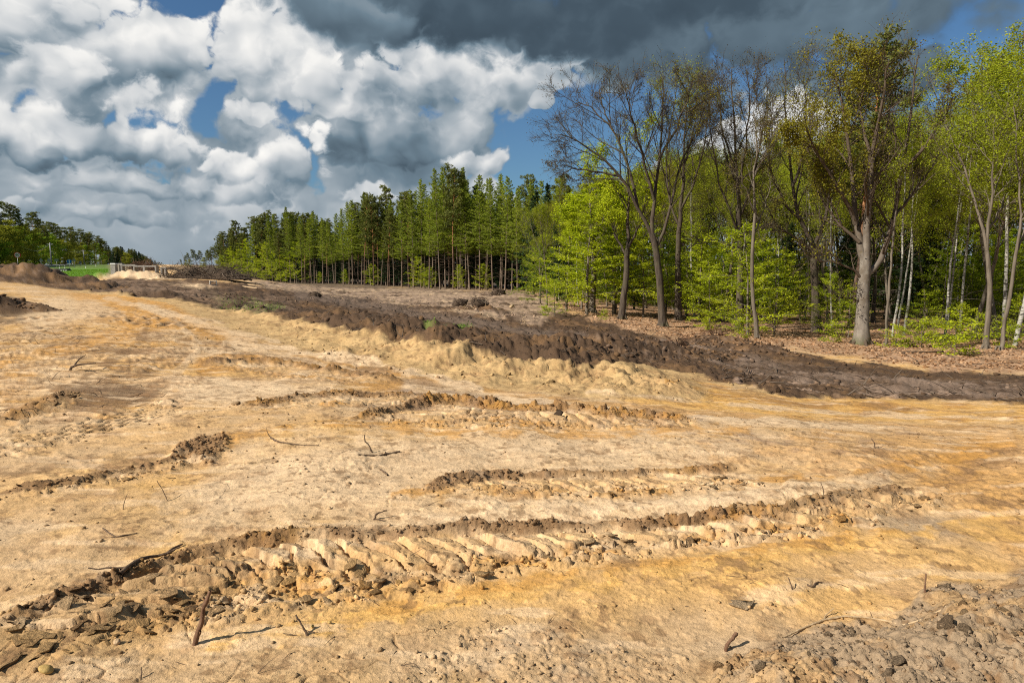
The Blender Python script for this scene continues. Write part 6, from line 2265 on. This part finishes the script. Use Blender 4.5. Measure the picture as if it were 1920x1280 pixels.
def box_mesh(name, sx, sy, sz, mat, bev=0.02, z0=0.0):
    """box with bevelled upright edges, standing on z0"""
    b = min(bev, sx * 0.3, sy * 0.3)
    xo, yo = sx / 2, sy / 2
    ring = [(-xo + b, -yo), (xo - b, -yo), (xo, -yo + b), (xo, yo - b), (xo - b, yo), (-xo + b, yo), (-xo, yo - b), (-xo, -yo + b)]
    vs = [(a, c, z0) for a, c in ring] + [(a, c, z0 + sz - b) for a, c in ring] + [(a * (1 - 2 * b / sx), c * (1 - 2 * b / sy), z0 + sz) for a, c in ring]
    fs = []
    for k in range(2):
        for i in range(8):
            j = (i + 1) % 8
            fs.append((k * 8 + i, k * 8 + j, k * 8 + 8 + j, k * 8 + 8 + i))
    me = bpy.data.meshes.new(name)
    me.from_pydata(vs, [], fs + [tuple(range(16, 24)), tuple(range(7, -1, -1))])
    me.materials.append(mat)
    me.update()
    return me


def disc_mesh(name, rad_, th, mat, n=28, inner=0.0):
    """disc or ring facing -y"""
    a = np.arange(n) * 2 * math.pi / n
    vs, fs = [], []
    for y0_ in (-th, 0.0):
        for rr0 in (rad_, inner):
            vs += [(math.cos(t) * rr0, y0_, math.sin(t) * rr0) for t in a]
    for i in range(n):
        j = (i + 1) % n
        fs += [(i, j, n + j, n + i), (2 * n + i, 3 * n + i, 3 * n + j, 2 * n + j), (i, 2 * n + i, 2 * n + j, j), (n + i, n + j, 3 * n + j, 3 * n + i)]
    me = bpy.data.meshes.new(name)
    me.from_pydata(vs, [], fs)
    me.materials.append(mat)
    me.update()
    return me


def poly_mesh(name, pts, th, mat):
    n = len(pts)
    vs = [(a, -th, c) for a, c in pts] + [(a, 0, c) for a, c in pts]
    fs = [tuple(range(n - 1, -1, -1)), tuple(range(n, 2 * n))] + [(i, (i + 1) % n, n + (i + 1) % n, n + i) for i in range(n)]
    me = bpy.data.meshes.new(name)
    me.from_pydata(vs, [], fs)
    me.materials.append(mat)
    me.update()
    return me


def post_mesh(h, rad_, mat=None):
    tb = Tubes()
    tb.add(np.array([[0, 0, -0.4], [0, 0, h * 0.5], [0, 0, h], [0, 0, h + 0.002]]), np.array([rad_, rad_, rad_, 0.0]), 8)
    return tb.mesh('post', mat or M_GALV)


def sign_at(name, label, px, py_c, d):
    x_, y_ = at_px(px, d)
    zb_ = float(tz(x_, y_)[0])
    zc_ = CAMZ + ray(px, py_c)[1] * d
    e = link(name, None, None, label, 'road sign')
    e.location = (x_, y_, zb_)
    e.rotation_euler = (0, 0, -math.atan2(x_, y_))
    return e, zc_ - zb_


def text_mesh(body, size, mat):
    cu = bpy.data.curves.new('lettering', 'FONT')
    cu.body = body
    cu.size = size
    cu.align_x = 'CENTER'
    cu.align_y = 'CENTER'
    cu.extrude = 0.004
    cu.offset = size * 0.02
    to = bpy.data.objects.new('lettering', cu)
    C.objects.link(to)
    dg = bpy.context.evaluated_depsgraph_get()
    me = bpy.data.meshes.new_from_object(to.evaluated_get(dg))
    bpy.data.objects.remove(to)
    me.materials.clear()
    me.materials.append(mat)
    me.transform(Matrix.Rotation(math.pi / 2, 4, 'X'))
    return me


e, hc = sign_at('speed_limit_sign', 'round white speed sign with red rim reading 60 behind the dark soil bank', 35, 478, 108)
link('post', post_mesh(hc - 0.42, 0.04), e)
for nm_, me_, dy_ in (('sign_face', disc_mesh('sign_face', 0.43, 0.015, M_WHITE), -0.045), ('red_rim', disc_mesh('red_rim', 0.45, 0.02, M_RED, 28, 0.35), -0.062), ('numerals', text_mesh('60', 0.52, M_BLACK), -0.075)):
    o = link(nm_, me_, e)
    o.location = (0, dy_, hc)
e, hc = sign_at('direction_sign', 'round blue sign with white arrows and a small white plate at the verge', 131, 490, 140)
link('post', post_mesh(hc - 0.2, 0.035), e)
up_ = [(-.05, -.02), (.05, -.02), (.05, .17), (.13, .17), (0, .33), (-.13, .17), (-.05, .17)]
for nm_, me_, dy_, dz_ in (('sign_face', disc_mesh('sign_face', 0.44, 0.02, M_BLUE), -0.04, 0), ('up_arrow', poly_mesh('up_arrow', up_, 0.01, M_WHITE), -0.065, 0.03),
                           ('down_arrow', poly_mesh('down_arrow', [(a, -c) for a, c in up_][::-1], 0.01, M_WHITE), -0.065, -0.03),
                           ('plate', poly_mesh('plate', [(-.24, -.62), (.24, -.62), (.24, -.48), (-.24, -.48)], 0.02, M_WHITE), -0.04, 0)):
    o = link(nm_, me_, e)
    o.location = (0, dy_, hc + dz_)
tri_ = [(-.55, -.4), (.55, -.4), (0, .55)]
oct_ = [(math.cos(a) * .48, math.sin(a) * .48) for a in np.arange(14) * 2 * math.pi / 14]
sq_ = [(-.5, -.4), (.5, -.4), (.5, .4), (-.5, .4)]
for px, py, d, shp, sc_, lab in ((78, 487, 190, tri_, 1.0, 'grey back of a triangular road sign left of the round-backed one'),
                                 (93, 488, 190, oct_, 1.0, 'grey back of a round road sign beside the lamp mast'),
                                 (107, 488, 190, sq_, 0.9, 'grey back of a square road sign in front of the dark spruce gap'),
                                 (140, 487, 200, tri_, 1.0, 'grey back of a triangular road sign just right of the blue sign'),
                                 (151, 492, 235, oct_, 0.9, 'smallest grey back of a road sign, farthest along the road')):
    e, hc = sign_at('road_sign', lab, px, py, d)
    e['group'] = 'road signs seen from behind'
    link('post', post_mesh(hc, 0.06), e)
    o = link('sign_back', poly_mesh('sign_back', [(a * sc_, c * sc_) for a, c in shp], 0.02, M_BACK), e)
    o.location = (0, -0.07, hc)

# lamp and wire masts
mast = []
for px, top, d, lab in ((97, 455, 215, 'nearest grey mast rising among the road signs'), (158, 468, 300, 'middle grey mast standing against the light green trees'), (190, 480, 430, 'farthest thin mast beside the bend of the road')):
    x_, y_ = at_px(px, d)
    hm = h_for(px, top, d)
    e = link('utility_mast', None, None, lab, 'mast', 'masts along the road')
    e.location = (x_, y_, float(tz(x_, y_)[0]))
    link('pole', post_mesh(hm, 0.16), e)
    o = link('crossarm', box_mesh('crossarm', 2.0, 0.12, 0.12, M_GALV), e)
    o.location = (0, 0, hm - 0.5)
    mast.append(np.array([x_, y_, float(tz(x_, y_)[0]) + hm - 0.3]))
mast.insert(0, np.array(tuple(P(40, 462, 165))))
for a_, b_ in zip(mast[:-1], mast[1:]):
    q = np.array([a_ + (b_ - a_) * t for t in np.linspace(0, 1, 9)])
    q[:, 2] -= 1.6 * np.sin(np.linspace(0, math.pi, 9))
    tb = Tubes()
    tb.add(q - q[0], np.full(9, 0.035), 3)
    o = link('overhead_wire', tb.mesh('overhead_wire', M_GALV), None, 'thin wire span sagging between two masts along the road', 'wire', 'wire spans along the road')
    o.location = q[0]

# road, guard rail, verge pieces
rp = smooth_pts([(-190, 118), (-168, 160), (-150, 186), (-150, 205), (-165, 240), (-196, 300), (-262, 430), (-420, 740), (-640, 1180)], 60)
tn = np.gradient(rp, axis=0)
tn /= np.linalg.norm(tn, axis=1, keepdims=True)
nr = np.column_stack([tn[:, 1], -tn[:, 0]])
vs = []
for k in range(5):
    off = (k - 2) * 2.4
    pp = rp + nr * off
    vs.append(np.column_stack([pp, np.maximum(tz(pp[:, 0], pp[:, 1]), tz(rp[:, 0], rp[:, 1])) + 0.10]))
vs = np.stack(vs, 1)
ii = np.arange(60 * 5).reshape(60, 5)
road = link('road', mesh_np('road', vs.reshape(-1, 3), np.stack([ii[:-1, :-1], ii[:-1, 1:], ii[1:, 1:], ii[1:, :-1]], -1).reshape(-1, 4), 4, M_ASPH), kind='structure')
a_, b_ = np.array(at_px(56, 178)), np.array(at_px(103, 182))
e = link('guard_rail', None, None, 'low grey steel guard rail along the road before the wood', 'guard rail')
za = float(tz(*a_)[0])
e.location = (a_[0], a_[1], za)
dv = np.array([b_[0] - a_[0], b_[1] - a_[1], float(tz(*b_)[0]) - za])
dn = dv / np.linalg.norm(dv)
sec = [(0.0, .45), (-.05, .52), (-.05, .58), (0.0, .63), (-.05, .68), (-.05, .74), (0.0, .81)]
pv = np.array([(dv * t + np.array([0, s[0], s[1]])) for t in (0, 1) for s in sec])
link('beam', mesh_np('beam', pv, np.array([(i, i + 1, i + 8, i + 7) for i in range(6)]), 4, M_GALV), e)
pm_ = box_mesh('rail_post', 0.10, 0.10, 1.15, M_GALV, 0.01, -0.4)
for t in np.linspace(0.02, 0.98, 6):
    o = link('rail_post', pm_, e)
    o.location = dv * t + np.array([0, 0.09, 0])
# dark ramp-shaped culvert head with white markers
x_, y_ = at_px(121, 128)
e = link('culvert_head', None, None, 'low dark sloped culvert head with a row of white markers on the verge', 'culvert head')
e.location = (x_, y_, float(tz(x_, y_)[0]) + 0.05)
tm = poly_mesh('slope', [(-1.65, -.2), (1.65, -.2), (1.05, .42), (-1.0, .42)], 1.2, simple_mat('dark_grating', (.035, .04, .035), (.07, .075, .065), 6, 0.8, 0.2))
link('slope', tm, e)
for k in range(6):
    o = link('marker', box_mesh('marker', 0.26, 0.06, 0.10, M_WHITE, 0.01), e) if k == 0 else link('marker', mk_, e)
    mk_ = o.data
    o.location = (-1.1 + k * 0.44, -1.24, 0.02)
for px, d, lab in ((112, 150, 'white road marker post left of the blue sign'), (122, 152, 'short white marker post just beside the blue sign'), (161, 185, 'white marker post on the verge right of the blue sign'), (180, 210, 'white marker post farther along the road bend')):
    x_, y_ = at_px(px, d)
    e = link('marker_post', None, None, lab, 'marker post', 'white marker posts')
    e.location = (x_, y_, float(tz(x_, y_)[0]))
    link('post', box_mesh('post', 0.13, 0.10, 0.95, M_WHITE, 0.02, -0.1), e)
    o = link('reflector', box_mesh('reflector', 0.10, 0.02, 0.16, M_BLACK, 0.005), e)
    o.location = (0, -0.07, 0.62)

# precast concrete portal frames
def portal(label, px, d, w, h, leg, beam, depth, rot, legs=(1, 1)):
    x_, y_ = at_px(px, d)
    e = link('concrete_portal', None, None, label, 'concrete portal')
    e.location = (x_, y_, float(tz(x_, y_)[0]))
    e.rotation_euler = (0, 0, rot)
    o = link('beam', box_mesh('beam', w, depth, beam, M_CONC, 0.03), e)
    o.location = (0, 0, h - beam)
    for s, k in zip((-1, 1), legs):
        if k:
            o = link('leg', box_mesh('leg', leg, depth - 0.01, h - beam + 0.4, M_CONC, 0.03, -0.4), e)
            o.location = (s * (w / 2 - leg / 2 - 0.004), 0, -0.002)


portal('concrete frame with long sloping beam, second in the row from the pillar', 243, 86, 1.75, 1.25, 0.22, 0.2, 0.7, 0.15)
portal('narrow concrete frame next to the white pillar', 229, 86, 0.52, 1.45, 0.14, 0.22, 0.7, 0.1)
portal('wide concrete frame in the middle of the row before the reddish root heap', 263, 84, 1.3, 1.15, 0.18, 0.17, 0.7, 0.12)
portal('concrete frame with a bright end leg, behind the pale sand slope', 284, 82, 1.5, 1.15, 0.2, 0.17, 0.7, 0.1)
portal('last small concrete frame, nearest the dark brush heap', 308, 80, 0.62, 1.0, 0.22, 0.16, 0.6, 0.2)
x_, y_ = at_px(215, 86)
e = link('concrete_pillar', None, None, 'white capped upright concrete pillar at the end of the frame row', 'pillar')
e.location = (x_, y_, float(tz(x_, y_)[0]))
link('shaft', box_mesh('shaft', 0.60, 0.55, 1.75, M_CONC, 0.03, -0.4), e)
o = link('cap', box_mesh('cap', 0.68, 0.62, 0.14, M_WHITE, 0.02), e)
o.location = (0, 0, 1.353)
x_, y_ = at_px(400, 63)
e = link('concrete_block', None, None, 'small grey hollow concrete block lying before the dark brush heap', 'concrete block')
e.location = (x_, y_, float(tz(x_, y_)[0]))
e.rotation_euler = (0, 0, 0.5)
for sx_ in (-1, 1):
    o = link('side', box_mesh('side', 0.09, 0.55, 0.48, M_CONC, 0.02), e)
    o.location = (sx_ * 0.27, 0, -0.05)
o = link('web', box_mesh('web', 0.445, 0.5, 0.09, M_CONC, 0.02), e)
o.location = (0, 0, 0.32)
o = link('floor_slab', box_mesh('floor_slab', 0.445, 0.5, 0.09, M_CONC, 0.02), e)
o.location = (0, 0, -0.04)
